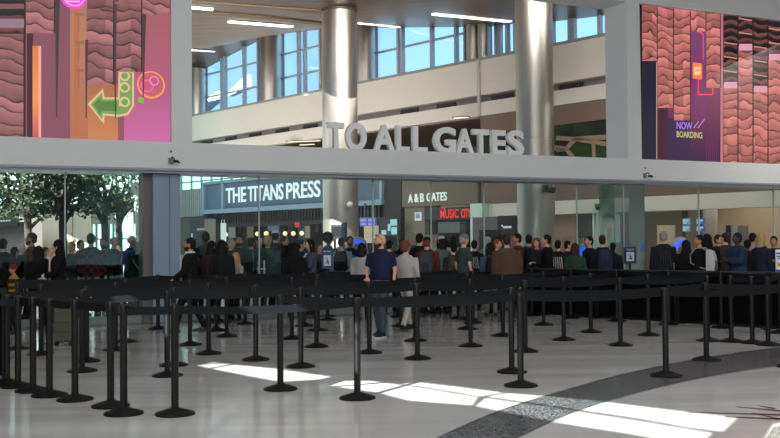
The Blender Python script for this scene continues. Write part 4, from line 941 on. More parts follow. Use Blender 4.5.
r.color_ramp.elements[1].color = (.17, .45, .88, 1); r.color_ramp.elements[1].position = .6
nt.links.new(sp_.outputs['Z'], r.inputs[0]); nt.links.new(r.outputs[0], bg.inputs['Color']); bg.inputs['Strength'].default_value = 1.6
sc.view_settings.view_transform = 'Standard'; sc.view_settings.look = 'None'; sc.view_settings.exposure = 0; sc.view_settings.gamma = 1
sc.view_settings.use_curve_mapping = False
# ================================================================== STANCHIONS
ST = dict(S1=(7, 384), S2=(18, 386.8), S3=(33, 391.3), S4=(49.5, 395.8), S5=(75, 400), S6=(110.7, 406.5), S7=(123.7, 414), S8=(175, 414.5),
 M1=(17.5, 349), M2=(41, 354.5), M3=(82, 371.5), M4=(86.5, 361.5), M5=(115.5, 350), M6=(125, 342), M7=(158, 329), M8=(167.3, 376), M9=(173.7, 365.5), M10=(190, 345), M11=(208.7, 354), M12=(226.6, 336.6), M13=(216.5, 330.6), M14=(245.5, 324), M15=(255.8, 360), M16=(280.5, 389.5), M17=(301, 367), M18=(292, 339), M19=(316.5, 347), M20=(318, 330.6), M21=(304.2, 326), M22=(327.6, 320.2), A=(357.5, 398.5), M23=(369.5, 353), M24=(417.5, 359), M25=(415.6, 341), M26=(400.7, 326.2), M27=(398, 317), M28=(437.4, 310), M29=(470.7, 346.3), M30=(467.8, 329.2), M31=(473, 323.2), M32=(503, 336), M33=(511.9, 372.4), E=(520.8, 386), M34=(525.5, 351.6), M35=(543.7, 325), M36=(458.4, 318.8), M37=(491.5, 313), M38=(532, 315.8), M39=(571, 318.2), M40=(591, 332.3), M41=(564, 340.2), M42=(617, 321.4), M43=(620.6, 345.5), M44=(648.6, 335.4), M45=(669, 324.7), D=(666, 376), M47=(708, 341), M48=(706.5, 360.2), M49=(721.5, 328), M50=(731.5, 341.7), M51=(752.5, 343.2), M52=(768.2, 345.2), M53=(781, 333.2))
SG = {k: ground(*v) for k, v in ST.items()}
def shift(a, du, dv): return SG[a]+EU*du+EV*dv
SG['XA'] = shift('D', 1.84, -.1); SG['XB'] = shift('M48', 2.4, 0); SG['XM'] = shift('M53', .7, -1.2)
rows = [('nearest row', ['S8', 'A', 'E', 'D', 'XA']), ('second row back', ['M16', 'M33', 'M48', 'XB']), ('third row back', ['M8', 'M17', 'M24', 'M34', 'M43', 'M47']),
        ('fourth row back', ['M3', 'M9', 'M15', 'M23', 'M29', 'M41', 'M44']), ('fifth row back', ['M4', 'M11', 'M19', 'M25', 'M32', 'M40']),
        ('sixth row back', ['M2', 'M5', 'M10', 'M18', 'M30', 'M35']), ('seventh row back', ['M1', 'M6', 'M12', 'M20', 'M26', 'M31']),
        ('eighth row back', ['M13', 'M21', 'M36']), ('ninth row back', ['M7', 'M14', 'M22', 'M27', 'M37', 'M28']),
        ('cluster closing off the left end', ['S7', 'S6', 'S5', 'S4', 'S3', 'S2', 'S1']), ('cluster of three at the right edge', ['M50', 'M51', 'M52']),
        ('line along the black barrier wall', ['M38', 'M39', 'M42', 'M45', 'M49', 'M53', 'XM'])]
def post_meshes():
    b = MB(); b.lathe([(.001, 0), (.178, 0), (.18, .006), (.18, .014), (.172, .02), (.06, .055), (.045, .062), (.001, .062)], n=40); base = b
    p = MB(); p.lathe([(.034, .05), (.034, .905)], n=20)
    h = MB(); h.lathe([(.036, .9), (.037, .905), (.037, .985), (.034, .995), (.02, 1.0), (.001, 1.0)], n=20)
    h.box((.036, 0, .945), (.012, .04, .08)); h.box((-.036, 0, .945), (.012, .04, .08))
    return base, p, h
proto = None
def stanchion(key, label):
    global proto
    g = SG[key]
    t = thing('barrier_post', label, 'stanchion', g, ANG, 'belt stanchions of the queue')
    if proto is None:
        b, p, h = post_meshes()
        proto = [b.build('base', mat((12, 11, 11), .5, spec=.25), t, True), p.build('pole', M_black, t, True), h.build('post_head', M_black, t, True)]
    else:
        for o in proto:
            c = o.copy(); COL.objects.link(c); c.parent = t
    return t
BELTS = []
def belt(t, a, b_, sag=.03, z=.945, hgt=.075):
    BELTS.append((a.copy(), b_.copy()))
    M = local(t); n = 10; d = (b_-a).normalized(); A_, B_ = a+d*.045, b_-d*.045; nn = d.cross(Vector((0, 0, 1)))*.0016; q = MB(); R = []
    for i in range(n+1):
        f = i/n; p = A_.lerp(B_, f); zz = z-sag*4*f*(1-f)*min(1.5, (b_-a).length/1.8)
        R.append([p+nn+Vector((0, 0, zz+hgt/2)), p-nn+Vector((0, 0, zz+hgt/2)), p-nn+Vector((0, 0, zz-hgt/2)), p+nn+Vector((0, 0, zz-hgt/2))])
    q.rings(R); q.xform(M).build('belt', M_belt, t)
posts = {}
for rn, keys in rows:
    vis = [k for k in keys]
    for i, k in enumerate(keys):
        if rn.startswith('nearest'): lb = ['black belt stanchion in the nearest row, leftmost, in front of a sunlit post', 'black stanchion in the nearest row with a sunlit stripe down its pole', 'black stanchion in the nearest row beside the end of the sunlit floor strip', 'black stanchion in the nearest row standing on the dark curved floor band', 'black stanchion just past the right edge in the nearest row'][i]
        elif rn.startswith('cluster closing'): lb = 'black stanchion in the tight line closing the left end, %s from the front' % ORD[i]
        elif rn.startswith('cluster of three'): lb = 'black stanchion in the tight trio at the right edge, %s' % ('left one', 'middle one', 'right one')[i]
        elif rn.startswith('line along'): lb = 'black stanchion in front of the black barrier wall, %s counted from the far end' % ORD[i]
        else: lb = 'black belt stanchion in the %s from the camera, %s from the left' % (rn, ORD[i])
        posts[k] = stanchion(k, lb)
def chain(keys, **kw):
    for a, b_ in zip(keys, keys[1:]): belt(posts[a], SG[a], SG[b_], **kw)
for rn, keys in rows: chain(keys)
chain(['S8', 'S7']); chain(['M53', 'M52'], sag=.01); chain(['M35', 'M39'], sag=.02); chain(['M40', 'M42']); chain(['M44', 'M49']); chain(['M31', 'M38'])
chain(['M36', 'M38'], sag=.02) if False else None
# belts leaving the view at the left
for k, du in (('M3', -1.8), ('M4', -1.9), ('M8', -2.2), ('M7', -2.6), ('M13', -3.2)): belt(posts[k], SG[k], SG[k]+EU*du+Vector((0, 0, 0)))
# ---- black barrier wall at the right -----------------------------------------------------
p0, p1 = ground(528, 314), ground(780, 329.6); d = (p1-p0).normalized(); L = 1.78; a = math.atan2(d.y, d.x)
prev = None
for i in range(7):
    t = thing('crowd_barrier', ('black fabric barrier panel at the far end of the barrier wall', 'black fabric barrier panel, second from the far end of the barrier wall', 'black fabric barrier panel in the middle of the barrier wall', 'black fabric barrier panel, fourth from the far end, by the right edge', 'black fabric barrier panel just beyond the right edge of the view', 'second black fabric barrier panel beyond the right edge of the view', 'third black fabric barrier panel beyond the right edge of the view')[i], 'barrier panel', p0+d*(L*i), a, 'black barrier wall panels')
    if prev is None:
        b = MB(); b.box((L/2, 0, .5), (L-.06, .02, .9)); prev = [b.build('fabric_panel', mat((5, 5, 6), .9, spec=.1), t)]
        b = MB(); b.box((L/2, 0, .965), (L, .05, .04)); prev.append(b.build('top_rail', mat((52, 52, 54), .45), t))
        b = MB(); b.box((L/2, 0, .035), (L-.06, .04, .04)); prev.append(b.build('bottom_rail', M_black, t))
        for x in (.03, L-.03):
            b = MB(); b.box((x, 0, .49), (.05, .05, .96)); b.box((x, 0, .01), (.06, .4, .02)); prev.append(b.build('upright', M_black, t))
    else:
        for o in prev:
            c = o.copy(); COL.objects.link(c); c.parent = t
# dark panel at the far left edge
e0 = ground(7, 381); t = thing('crowd_barrier', 'tall black panel cut by the left edge beside the first stanchions', 'barrier panel', e0-EU*1.2, ANG)
b = MB(); b.box((.6, .06, .53), (1.15, .03, .94)); b.build('fabric_panel', mat((5, 5, 6), .9, spec=.1), t)
b = MB(); b.box((.02, .06, .53), (.05, .06, 1.06)); b.box((.02, .06, .01), (.06, .4, .02)); b.build('upright', M_black, t)
b = MB(); b.box((1.17, .06, .53), (.05, .06, 1.06)); b.box((1.17, .06, .01), (.06, .4, .02)); b.build('upright', M_black, t)
b = MB(); b.box((.6, .06, 1.04), (1.2, .06, .04)); b.build('top_rail', M_black, t)
# ---- small signs on stands ----------------------------------------------------------------
def stand_sign(px, y0, y1, k, wpx, lb, frame, face, marks, kind):
    g = col_k(px, k); z1 = EYE-(y0-yh(px))/k; z0 = EYE-(y1-yh(px))/k; w = wpx/k; h = z1-z0
    t = thing('stand_sign', lb, 'sign', g, .05)
    b = MB(); b.box((0, 0, (z0+z1)/2), (w, .03, h)); b.build('sign_frame', frame, t)
    b = MB(); b.box((0, -.018, z0+h*kind[1]), (w*kind[0], .006, h*kind[2])); b.build('sign_face', face, t)
    for nm, m, bx in marks:
        b = MB()
        for x, z, sx__, sz in bx: b.box((x*w, -.024, z0+h*z), (sx__*w, .006, sz*h))
        b.build(nm, m, t)
    b = MB(); b.tube([(0, .02, 0), (0, .02, z0+.05)], .025, 10); b.build('pole', M_black, t, True)
    b = MB(); b.lathe([(.001, 0), (.17, 0), (.17, .015), (.04, .05), (.001, .05)], (0, .02, 0), 24); b.build('base', M_black, t, True)
M_nv = mat((36, 74, 116), .5); M_nvd = mat((24, 48, 84), .5); M_wh = mat((214, 220, 226), .6); M_ink = mat((30, 40, 56), .6)
fig = [(0, .42, .10, .14), (-.03, .55, .09, .07), (.11, .33, .05, .22), (-.1, .30, .05, .1), (.02, .30, .14, .06)]
stand_sign(327, 249.5, 268.5, 47, 11.5, 'blue framed sign with a black figure on white, left of the bald man', M_nv, M_wh, [('sign_figure', M_ink, fig), ('sign_lettering', mat((190, 205, 220), .6), [(-.2, .9, .25, .05), (.15, .9, .3, .05)])], (.62, .42, .56))
stand_sign(629.5, 247, 263.5, 42.5, 12.5, 'blue framed sign with a dark figure on white, before the glass pillar', M_nvd, M_wh, [('sign_figure', M_ink, fig), ('sign_lettering', mat((150, 175, 205), .6), [(-.2, .87, .3, .05), (.15, .87, .35, .05), (0, .78, .5, .03)])], (.62, .42, .54))
stand_sign(779.5, 249.5, 272, 52, 9.5, 'white sign with blue lettering and orange mark at the right edge', M_wh, mat((236, 238, 240), .6), [('sign_lettering', mat((40, 90, 160), .6), [(-.1, .83, .7, .07), (-.1, .70, .66, .06), (-.1, .6, .5, .05)]), ('sign_mark', mat((220, 150, 60), .6), [(-.1, .33, .5, .12), (-.3, .33, .15, .22)]), ('sign_band', mat((50, 90, 150), .6), [(0, .06, 1, .12)])], (.95, .5, .95))
# ---- suitcase at the left -----------------------------------------------------------------
g = ground(64, 345.2); k = (345.2-yh(64))/EYE
t = thing('suitcase', 'dark olive upright suitcase on wheels below the scarfed woman', 'suitcase', g, .12)
W_, H_ = 17.5/k, .56
b = MB(); b.ell([((0, 0, .06), W_*.46, .10), ((0, 0, .075), W_*.52, .125)], n=4) if False else b.box((0, 0, .06+H_/2), (W_, .22, H_))
o = b.build('shell', mat((74, 76, 62), .6, noise=.1), t)
bm = o.modifiers.new('soft_edges', 'BEVEL'); bm.width = .025; bm.segments = 3
b = MB()
for z in (.16, .3, .44): b.box((0, -.112, .06+z), (W_*.86, .008, .012))
b.build('shell_rib', mat((60, 62, 50), .6), t)
for x in (-W_*.38, W_*.38):
    for y in (-.07, .07):
        b = MB(); b.tube([(x-.012, y, .032), (x+.012, y, .032)], .032, 14); b.box((x, y, .06), (.03, .03, .03)); b.build('wheel', M_black, t, True)
b = MB(); b.tube([(-.07, .07, H_+.05), (-.07, .07, H_+.38), (.07, .07, H_+.38), (.07, .07, H_+.05)], .009, 8); b.build('pull_handle', mat((130, 126, 110), .4, .6), t)
b = MB(); b.box((W_*.5+.004, 0, .35), (.012, .05, .16)); b.build('side_handle', M_black, t)
# ================================================================== PEOPLE
SK = {'l': (214, 164, 138), 't': (186, 132, 102), 'b': (122, 82, 60), 'd': (78, 52, 40), 'p': (226, 182, 160)}
HC = {'k': (22, 18, 17), 'b': (56, 38, 27), 'a': (102, 64, 46), 'g': (150, 146, 142), 'y': (176, 146, 104), 'w': (206, 202, 196), 'r': (148, 82, 44)}
def ik(a, b, l1, l2, pole):
    d = b-a; L = min(d.length, (l1+l2)*.995); d = d.normalized(); b = a+d*L
    x = (l1*l1-l2*l2+L*L)/(2*L); h = math.sqrt(max(0, l1*l1-x*x)); p = (pole-d*pole.dot(d)).normalized()
    return a+d*x+p*h, b
ARM = {'down': ((.225, -.05, .90), (.3, .9, 0)), 'phone': ((.05, -.27, 1.17), (.6, .3, -1)), 'face': ((.05, -.15, 1.45), (.5, -.2, -1)), 'strap': ((.13, -.13, 1.30), (.7, .2, -1)),
       'belly': ((.13, -.20, 1.0), (.6, .6, -.3)), 'hold': ((.14, -.27, 1.05), (.6, .6, -.6)), 'fwd': ((.2, -.27, 1.0), (.3, .9, -.2)), 'back': ((.22, .22, .95), (.3, .9, 0)), 'chest': ((-.02, -.2, 1.2), (.8, .2, -.8)), 'bag': ((.25, -.02, .89), (.3, .9, 0))}
def skeleton(P):
    w = P['w']; S = {}
    for s, a in ((1, P['arms'][0]), (-1, P['arms'][1])):
        sh = Vector((s*.168*w, 0, 1.415)); t, pole = ARM[a]
        el, wr = ik(sh, Vector((s*t[0]*(w if t[0] > .1 else 1), t[1], t[2])), .285, .25, Vector((s*pole[0], pole[1], pole[2])))
        S['arm', s] = (sh, el, wr)
        hp = Vector((s*.088, 0, .92))
        an = {'stand': Vector((s*.105, .015*s, .085)), 'walk': Vector((s*.07, -.26*s, .085 if s > 0 else .12)), 'step': Vector((s*.09, -.12*s, .085)), 'wide': Vector((s*.15, -.06*s, .085))}[P['legs']]
        kn, an = ik(hp, an, .43, .425, Vector((s*.1, -1, 0))); S['leg', s] = (hp, kn, an)
    return S
def torso(b, g, top, bot, w, n=16, belly=0.):
    prof = [(.80, .150, .105, 0), (.88, .168, .118, .005), (.96, .165, .116, .0), (1.05, .148, .105+belly*.6, -belly*.5), (1.14, .146, .106+belly, -belly*.7), (1.24, .160, .116+belly*.5, -belly*.3), (1.33, .172, .118, .0), (1.40, .160, .102, .01), (1.45, .105, .080, .015), (1.485, .062, .062, .015)]
    R = []
    lo = [p for p in prof if bot-.001 <= p[0] <= top+.001]
    if bot < .80: lo = [(bot, .165+.02, .125, 0)]+lo
    for z, rx, ry, y in lo: R.append(((0, y, z), rx*w+g, ry+g))
    b.ell(R, n=n)
def limb(b, pts, rad, n=10):
    P_ = []; R = []
    for i in range(len(pts)-1):
        for f in ((0, .33, .66) if i < len(pts)-2 else (0, .33, .66, 1)):
            P_.append(pts[i].lerp(pts[i+1], f)); R.append(rad[i]+(rad[i+1]-rad[i])*f)
    b.tube(P_, R, n)
def head_mb(P, b, neckz, hy):
    hw, hd, hh = .076, .098, .118
    def deform(p):
        x, y, z = p; t = z/hh
        if t < 0: x *= 1-.30*(-t)**1.6; y = y*(1-.12*(-t)) - .012*(-t)
        if y < 0: y *= .96; 
        if y > 0 and t < -.2: y *= 1-.45*(-t-.2)
        return Vector((x, y, z))
    q = MB(); q.ball((0, 0, 0), (hw, hd, hh), 20, 0, deform)
    q.add([(-.010, -.088, .022), (.010, -.088, .022), (.017, -.086, -.030), (-.017, -.086, -.030), (.0, -.093, .020), (.0, -.121, -.024), (0, -.095, -.036)],
          [(0, 4, 5, 3), (4, 1, 2, 5), (3, 5, 6), (5, 2, 6), (0, 1, 4), (0, 3, 6, 2, 1)], 0)                                      # nose
    for s in (-1, 1):
        q.ball((s*.077, .008, -.008), (.012, .022, .034), 8)                                                                   # ears
        q.ball((s*.030, -.083, .018), (.014, .010, .008), 8, 2); q.ball((s*.030, -.0915, .018), (.006, .004, .006), 6, 3)         # eyes
        q.box((s*.031, -.090, .036), (.034, .010, .007), None, 1)                                                              # brows
    q.ball((0, -.084, -.060), (.024, .010, .007), 8, 4)                                                                        # mouth
    R_ = Matrix.Rotation(hy, 4, 'Z'); M_ = Matrix.Translation((0, -.012, neckz)) @ R_
    q.xform(M_)
    n = len(b.v); b.v += q.v; b.f += [[i+n for i in f] for f in q.f]; b.mi += q.mi
    return M_
def hand(b, wr, d, s, pose):
    d = d.normalized(); up = Vector((0, 0, 1)) if abs(d.z) < .8 else Vector((0, -1, 0))
    side = d.cross(up).normalized(); nrm = side.cross(d).normalized()         # fingers spread along side, curl towards -nrm
    side = Vector((0, -1, 0)) if abs(d.z) > .8 else side
    nrm = d.cross(side).normalized()*(1 if s > 0 else -1)
    b.rings([[wr+d*t+side*(x*wd)+nrm*(y*th) for x, y in ((-1, -.6), (0, -1), (1, -.6), (1, .6), (0, 1), (-1, .6))] for t, wd, th in ((-.02, .024, .02), (.02, .034, .016), (.06, .042, .014), (.095, .040, .012))])
    for q, (off, L_) in enumerate(((.031, .066), (.0105, .076), (-.0105, .071), (-.031, .055))):
        p0 = wr+d*.088+side*off; c = .5+.12*q if pose != 'down' else .3+.1*q
        d1 = (d*math.cos(c)+nrm*math.sin(c)).normalized(); d2 = (d*math.cos(c*2.2)+nrm*math.sin(c*2.2)).normalized()
        p1 = p0+d1*L_*.5; p2 = p1+d2*L_*.5; b.tube([p0, p1, p2], [.0095, .0088, .007], 6)
    p0 = wr+d*.03+side*.034; p1 = p0+(side*.7+d*.7+nrm*.25).normalized()*.038; p2 = p1+(d*.85+side*.2+nrm*.4).normalized()*.032
    b.tube([p0, p1, p2], [.012, .0105, .008], 6)
JOBS = []          # (temp object, finisher)
PEOPLE = []
def place(px, k):
    best = None
    for dk in [0, -.5, .5, -1, 1, -1.5, 1.5, -2, 2, -2.5, 2.5, -3, 3, -4, 4, -5, 5, -6, 6, -7, 7]:
        p = col_k(px, k+dk); v = p.dot(EV)
        if abs(v-VG) < .62 and -7 < p.dot(EU) < 22: continue
        if any((p-q).length < .46 for q, _ in PEOPLE): continue
        if any((p-q).length < .36 for q in SG.values()): continue
        if any((a+(b-a)*max(0, min(1, (p-a).dot(b-a)/(b-a).length_squared))-p).length < .30 for a, b in BELTS): continue
        bp = p-p0; along = bp.dot(d_bar)
        if -1 < along < 9 and abs(bp.cross(d_bar).z) < .45: continue
        return p, k+dk
    return col_k(px, k), k
d_bar = (ground(780, 329.6)-ground(528, 314)).normalized(); p0 = ground(528, 314)
def person(px, ytop, k, yaw, label, top='jacket', tc=(40, 40, 44), lc=(34, 36, 44), hair='short', hc='k', sk='l', arms=('down', 'down'), legs='stand', w=1., hy=0, beard=None, extra=(), belly=0., fixed=False, inner=None, lean=0):
    pos, k2 = (col_k(px, k), k) if fixed else place(px, k)
    add_h = {'afro': .05, 'cap': .02, 'short': .012, 'bald': 0}.get(hair, .018)
    h = EYE+(yh(px)-ytop)/k2; f = max(1.2 if 'child' in extra else 1.50, min(1.96, h-add_h))/1.75
    PEOPLE.append((pos, label))
    P = dict(w=w, arms=arms, legs=legs); S = skeleton(P)
    d = dict(pos=pos, f=f, yaw=math.radians(yaw), label=label, top=top, tc=tc, lc=lc, hair=hair, hc=hc, sk=sk, beard=beard, extra=extra, S=S, P=P, hy=math.radians(hy), inner=inner)
    # body under the clothes
    b = MB(); torso(b, -.012, 1.485, .80, w, belly=belly)
    b.tube([(0, .015, 1.42), (0, .005, 1.50), (0, -.005, 1.56)], [.062, .054, .052], 12)
    for s in (1, -1):
        sh, el, wr = S['arm', s]; limb(b, [sh, el, wr], [.046, .037, .026])
        hp, kn, an = S['leg', s]; limb(b, [hp, kn, an], [.075, .05, .036]); b.tube([an, an+Vector((0, -.06, -.05)), an+Vector((0, -.16, -.06))], [.036, .036, .028], 8)
    d['body'] = b
    t = MB(); g = {'coat': .034, 'puffer': .05, 'jacket': .028, 'tee': .014, 'sweater': .022}[top]
    hem = {'coat': .58, 'puffer': .84, 'jacket': .86, 'tee': .90, 'sweater': .88}[top]
    torso(t, g, 1.485, hem, w, belly=belly)
    for s in (1, -1):
        sh, el, wr = S['arm', s]
        if top == 'tee': limb(t, [sh, sh.lerp(el, .8)], [.066, .056])
        else: limb(t, [sh, el, wr.lerp(el, .06)], [.052+g, .040+g*.8, .030+g*.6])
    d['topmb'] = t
    l = MB(); torso(l, .008, .97, .80, w)
    for s in (1, -1):
        hp, kn, an = S['leg', s]; limb(l, [hp+Vector((0, 0, .02)), kn, an+Vector((0, 0, -.02))], [.098, .068, .056])
    d['legmb'] = l
    JOBS.append(d)
def finish_people():
    tmp = []
    for d in JOBS:
        for key, vox in (('body', .019), ('topmb', .021), ('legmb', .021)):
            b = d[key]; b.xform(Matrix.Scale(d['f'], 4)); o = b.build('body_tmp', [])
            r = o.modifiers.new('r', 'REMESH'); r.mode = 'VOXEL'; r.voxel_size = vox; r.use_smooth_shade = True
            s = o.modifiers.new('s', 'SMOOTH'); s.iterations = 4; s.factor = .5
            tmp.append(o); d[key+'_o'] = o
    dg = bpy.context.evaluated_depsgraph_get(); dg.update()
    for d in JOBS:
        for key in ('body', 'topmb', 'legmb'): d[key+'_m'] = bpy.data.meshes.new_from_object(d[key+'_o'].evaluated_get(dg))
    for o in tmp:
        me = o.data; bpy.data.objects.remove(o); bpy.data.meshes.remove(me)
    for d in JOBS: dress(d)
M_eye = mat((225, 220, 214), .3); M_iris = mat((40, 28, 22), .3); M_shoe = mat((26, 25, 26), .5); M_sole = mat((200, 200, 198), .6)
def dress(d):
    f = d['f']; S = d['S']; ms = [mat(SK[d['sk']], .55, spec=.35), mat(HC[d['hc']], .8), M_eye, M_iris, mat(tuple(int(x*.8) if i else x for i, x in enumerate(SK[d['sk']])), .5)]
    b = MB(); hM = head_mb(d, b, 1.632, d['hy'])
    for s in (1, -1):
        sh, el, wr = S['arm', s]; hand(b, wr, wr-el, s, d['P']['arms'][0 if s > 0 else 1])
    sc_ = Matrix.Scale(f, 4); b.xform(sc_)
    me = d['body_m']; n = len(me.vertices)
    vs = [tuple(v.co) for v in me.vertices]+[tuple(p) for p in b.v]; fs = [tuple(p.vertices) for p in me.polygons]+[[i+n for i in q] for q in b.f]; mi = [0]*len(me.polygons)+b.mi
    bm = bpy.data.meshes.new('person'); bm.from_pydata(vs, [], fs)
    for m_ in ms: bm.materials.append(m_)
    bm.polygons.foreach_set('material_index', mi); bm.polygons.foreach_set('use_smooth', [True]*len(mi)); bpy.data.meshes.remove(me)
    root = link('person', bm); root.location = d['pos']; root.rotation_euler = (0, 0, d['yaw']); tag(root, d['label'], 'person')
    def cl(me, name, m_):
        me.materials.clear(); me.materials.append(m_); return link(name, me, root)
    cl(d['topmb_m'], {'coat': 'coat', 'puffer': 'jacket', 'jacket': 'jacket', 'tee': 'shirt', 'sweater': 'sweater'}[d['top']], cloth(tuple(x*.82 for x in d['tc'])) if 'plaid' not in d['extra'] else plaid())
    cl(d['legmb_m'], 'trousers', cloth(tuple(x*.85 for x in d['lc'])))
    for s in (1, -1):
        hp, kn, an = S['leg', s]; q = MB(); z = an.z-.085
        q.rings([[Vector((an.x+x*wd, an.y-.02+y, z+zz*hh)) for x, zz in ((-1, 0), (1, 0), (1, .5), (.7, 1), (-.7, 1), (-1, .5))] for y, wd, hh in ((.09, .032, .075), (.04, .042, .10), (-.05, .042, .09), (-.12, .05, .06), (-.19, .044, .045), (-.215, .02, .03))])
        q.xform(sc_); sh_ = q.build('shoe', M_shoe, root, True)
        if 'sneakers' in d['extra']:
            q = MB(); q.rings([[Vector((an.x+x*wd, an.y-.02+y, z+zz)) for x, zz in ((-1, -.004), (1, -.004), (1, .022), (-1, .022))] for y, wd in ((.095, .036), (.04, .046), (-.05, .046), (-.12, .054), (-.2, .046), (-.222, .02))]); q.xform(sc_); q.build('sole', M_sole, sh_)
    H = sc_ @ hM
    def hp_(name, m_, fn, par=None):
        q = MB(); fn(q); return q.xform(H).build(name, m_, par or root, True)
    hm = mat(HC[d['hc']], .75, spec=.3, noise=.3, nscale=30); rnd = random.Random(hash(d['label']) % 999)
    hs = d['hair']; X = d['extra']
    def curl(a):
        def fn(p): return p*(1+a*math.sin(p.x*150+1)*math.sin(p.y*140)*math.sin(p.z*160+.5))
        return fn
    if hs == 'short': hp_('hair', hm, lambda q: (q.ball((0, .020, .030), (.083, .100, .106), 18, 0, curl(.05)), q.ball((0, .045, -.02), (.074, .07, .07), 14)))
    elif hs == 'thin': hp_('hair', hm, lambda q: (q.ball((0, .032, .008), (.0815, .085, .075), 16, 0, curl(.04))))
    elif hs == 'curly': hp_('hair', hm, lambda q: (q.ball((0, .020, .03), (.096, .112, .118), 22, 0, curl(.12)), q.ball((0, .05, -.04), (.088, .075, .07), 16, 0, curl(.12))))
    elif hs == 'afro': hp_('hair', hm, lambda q: q.ball((0, .035, .045), (.140, .135, .135), 26, 0, curl(.09)))
    elif hs in ('long', 'longer'):
        dz = -.22 if hs == 'long' else -.34
        hp_('hair', hm, lambda q: (q.ball((0, .020, .030), (.086, .102, .108), 18, 0, curl(.04)), q.ell([((0, .05, .04), .084, .065), ((0, .055, -.06), .09, .066), ((0, .075, -.15), .10, .062), ((0, .09, dz), .085, .04), ((0, .09, dz-.05), .05, .025)], n=14)))
        for s in (-1, 1): hp_('hair_lock', hm, lambda q: q.tube([(s*.06, -.02, .09), (s*.083, -.01, .0), (s*.088, .0, -.1), (s*.08, -.01, -.2)], [.022, .026, .028, .012], 8))
    elif hs == 'bun': hp_('hair', hm, lambda q: (q.ball((0, .020, .030), (.083, .1, .106), 18), q.ball((0, .10, .07), .045, 12, 0, curl(.06))))
    elif hs == 'hood':
        hp_('hood', cloth(d['tc']), lambda q: (q.ball((0, .028, .02), (.108, .118, .13), 18), q.ell([((0, .03, 0), .105, .10), ((0, .04, -.1), .12, .10), ((0, .04, -.19), .15, .11)], n=14)))
    elif hs == 'scarfed':
        hp_('head_scarf', cloth((24, 22, 24)), lambda q: (q.ball((0, .022, .028), (.092, .106, .114), 18), q.ell([((0, .045, .06), .086, .07), ((0, .05, -.05), .098, .085), ((0, .045, -.15), .12, .10), ((0, .06, -.30), .14, .085), ((0, .07, -.42), .10, .05)], n=16)))
    if d['beard']:
        bm_ = mat(HC[d['beard']], .85, noise=.3, nscale=40); hp_('beard', bm_, lambda q: (q.ball((0, -.052, -.082), (.056, .050, .042), 14, 0, curl(.05)), q.box((0, -.098, -.046), (.044, .01, .010)), q.ball((-.052, -.02, -.05), (.016, .035, .045), 8), q.ball((.052, -.02, -.05), (.016, .035, .045), 8)))
    for x in X:
        if isinstance(x, tuple) and x[0] == 'cap':
            c = hp_('cap', cloth(x[1]), lambda q: q.ball((0, .008, .055), (.088, .108, .085), 18)); hp_('visor', cloth(x[1]), lambda q: q.ell([((0, -.11, .040), .065, .06), ((0, -.11, .048), .065, .06)], n=16), c) 
        if isinstance(x, tuple) and x[0] == 'beanie':
            hp_('beanie', cloth(x[1]), lambda q: (q.ball((0, .012, .045), (.092, .112, .1), 18), q.ell([((0, .012, .02), .094, .112), ((0, .012, .055), .096, .114)], n=18)))
        if x == 'shades':
            g = hp_('sunglasses', mat((20, 20, 22), .3), lambda q: (q.ball((-.034, -.07, .098), (.026, .012, .016), 10), q.ball((.034, -.07, .098), (.026, .012, .016), 10), q.tube([(-.06, -.062, .098), (-.082, 0, .05), (-.08, .03, .0)], .005, 6), q.tube([(.06, -.062, .098), (.082, 0, .05), (.08, .03, .0)], .005, 6)))
        if x == 'glasses':
            hp_('glasses', mat((20, 20, 22), .3), lambda q: [q.tube([(s*.03+.022*math.cos(a), -.102, .018+.018*math.sin(a)) for a in [2*PI*i/12 for i in range(13)]], .003, 5, 0, False) for s in (-1, 1)]+[q.box((0, -.104, .02), (.02, .004, .004)), q.box((-.066, -.05, .02), (.004, .1, .004)), q.box((.066, -.05, .02), (.004, .1, .004))])
        if isinstance(x, tuple) and x[0] == 'scarf':
            q = MB(); q.ell([((0, .0, 1.42), .10, .10), ((0, -.005, 1.46), .105, .105), ((0, .0, 1.51), .085, .085)], n=16)
            for s in (-.05, .05): q.rings([[Vector((s+a*.04, -.155+c*.015, z)) for a, c in ((-1, -1), (1, -1), (1, 1), (-1, 1))] for z in (.95, 1.15, 1.35, 1.44)])
            q.xform(sc_).build('scarf', cloth(x[1]), root, True)
        if isinstance(x, tuple) and x[0] == 'collar':
            q = MB(); q.lathe([(.062, 1.42), (.078, 1.43), (.07, 1.50), (.06, 1.50)], (0, .01, 0), 18); q.xform(sc_).build('collar', cloth(x[1]), root, True)
        if isinstance(x, tuple) and x[0] == 'front':
            q = MB(); q.rings([[Vector((a, y+c, z)) for a, c in ((-.055, 0), (0, -.012), (.055, 0), (.055, .06), (-.055, .06))] for z, y in ((.88, -.150), (1.1, -.142), (1.25, -.150), (1.36, -.146), (1.45, -.10))]); q.xform(sc_).build('shirt_front', cloth(x[1]), root, True)
        if isinstance(x, tuple) and x[0] == 'badge':
            q = MB(); q.box((.07, -.136, 1.27), (.05, .012, .05)); q.xform(sc_).build('badge', mat(x[1], .5), root)
        if isinstance(x, tuple) and x[0] == 'band':
            q = MB(); q.tube([Vector((.12, .02, 1.47)), Vector((.06, .165, 1.32)), Vector((-.10, .175, 1.08)), Vector((-.17, .12, .95))], .016, 8); q.xform(sc_).build('cross_strap', cloth(x[1]), root, True)
        if isinstance(x, tuple) and x[0] == 'cuffs':
            for s in (1, -1):
                sh, el, wr = S['arm', s]; q = MB(); q.tube([wr.lerp(el, .18), wr.lerp(el, .02)], [.062, .062], 12); q.xform(sc_).build('cuff', cloth(x[1]), root, True)
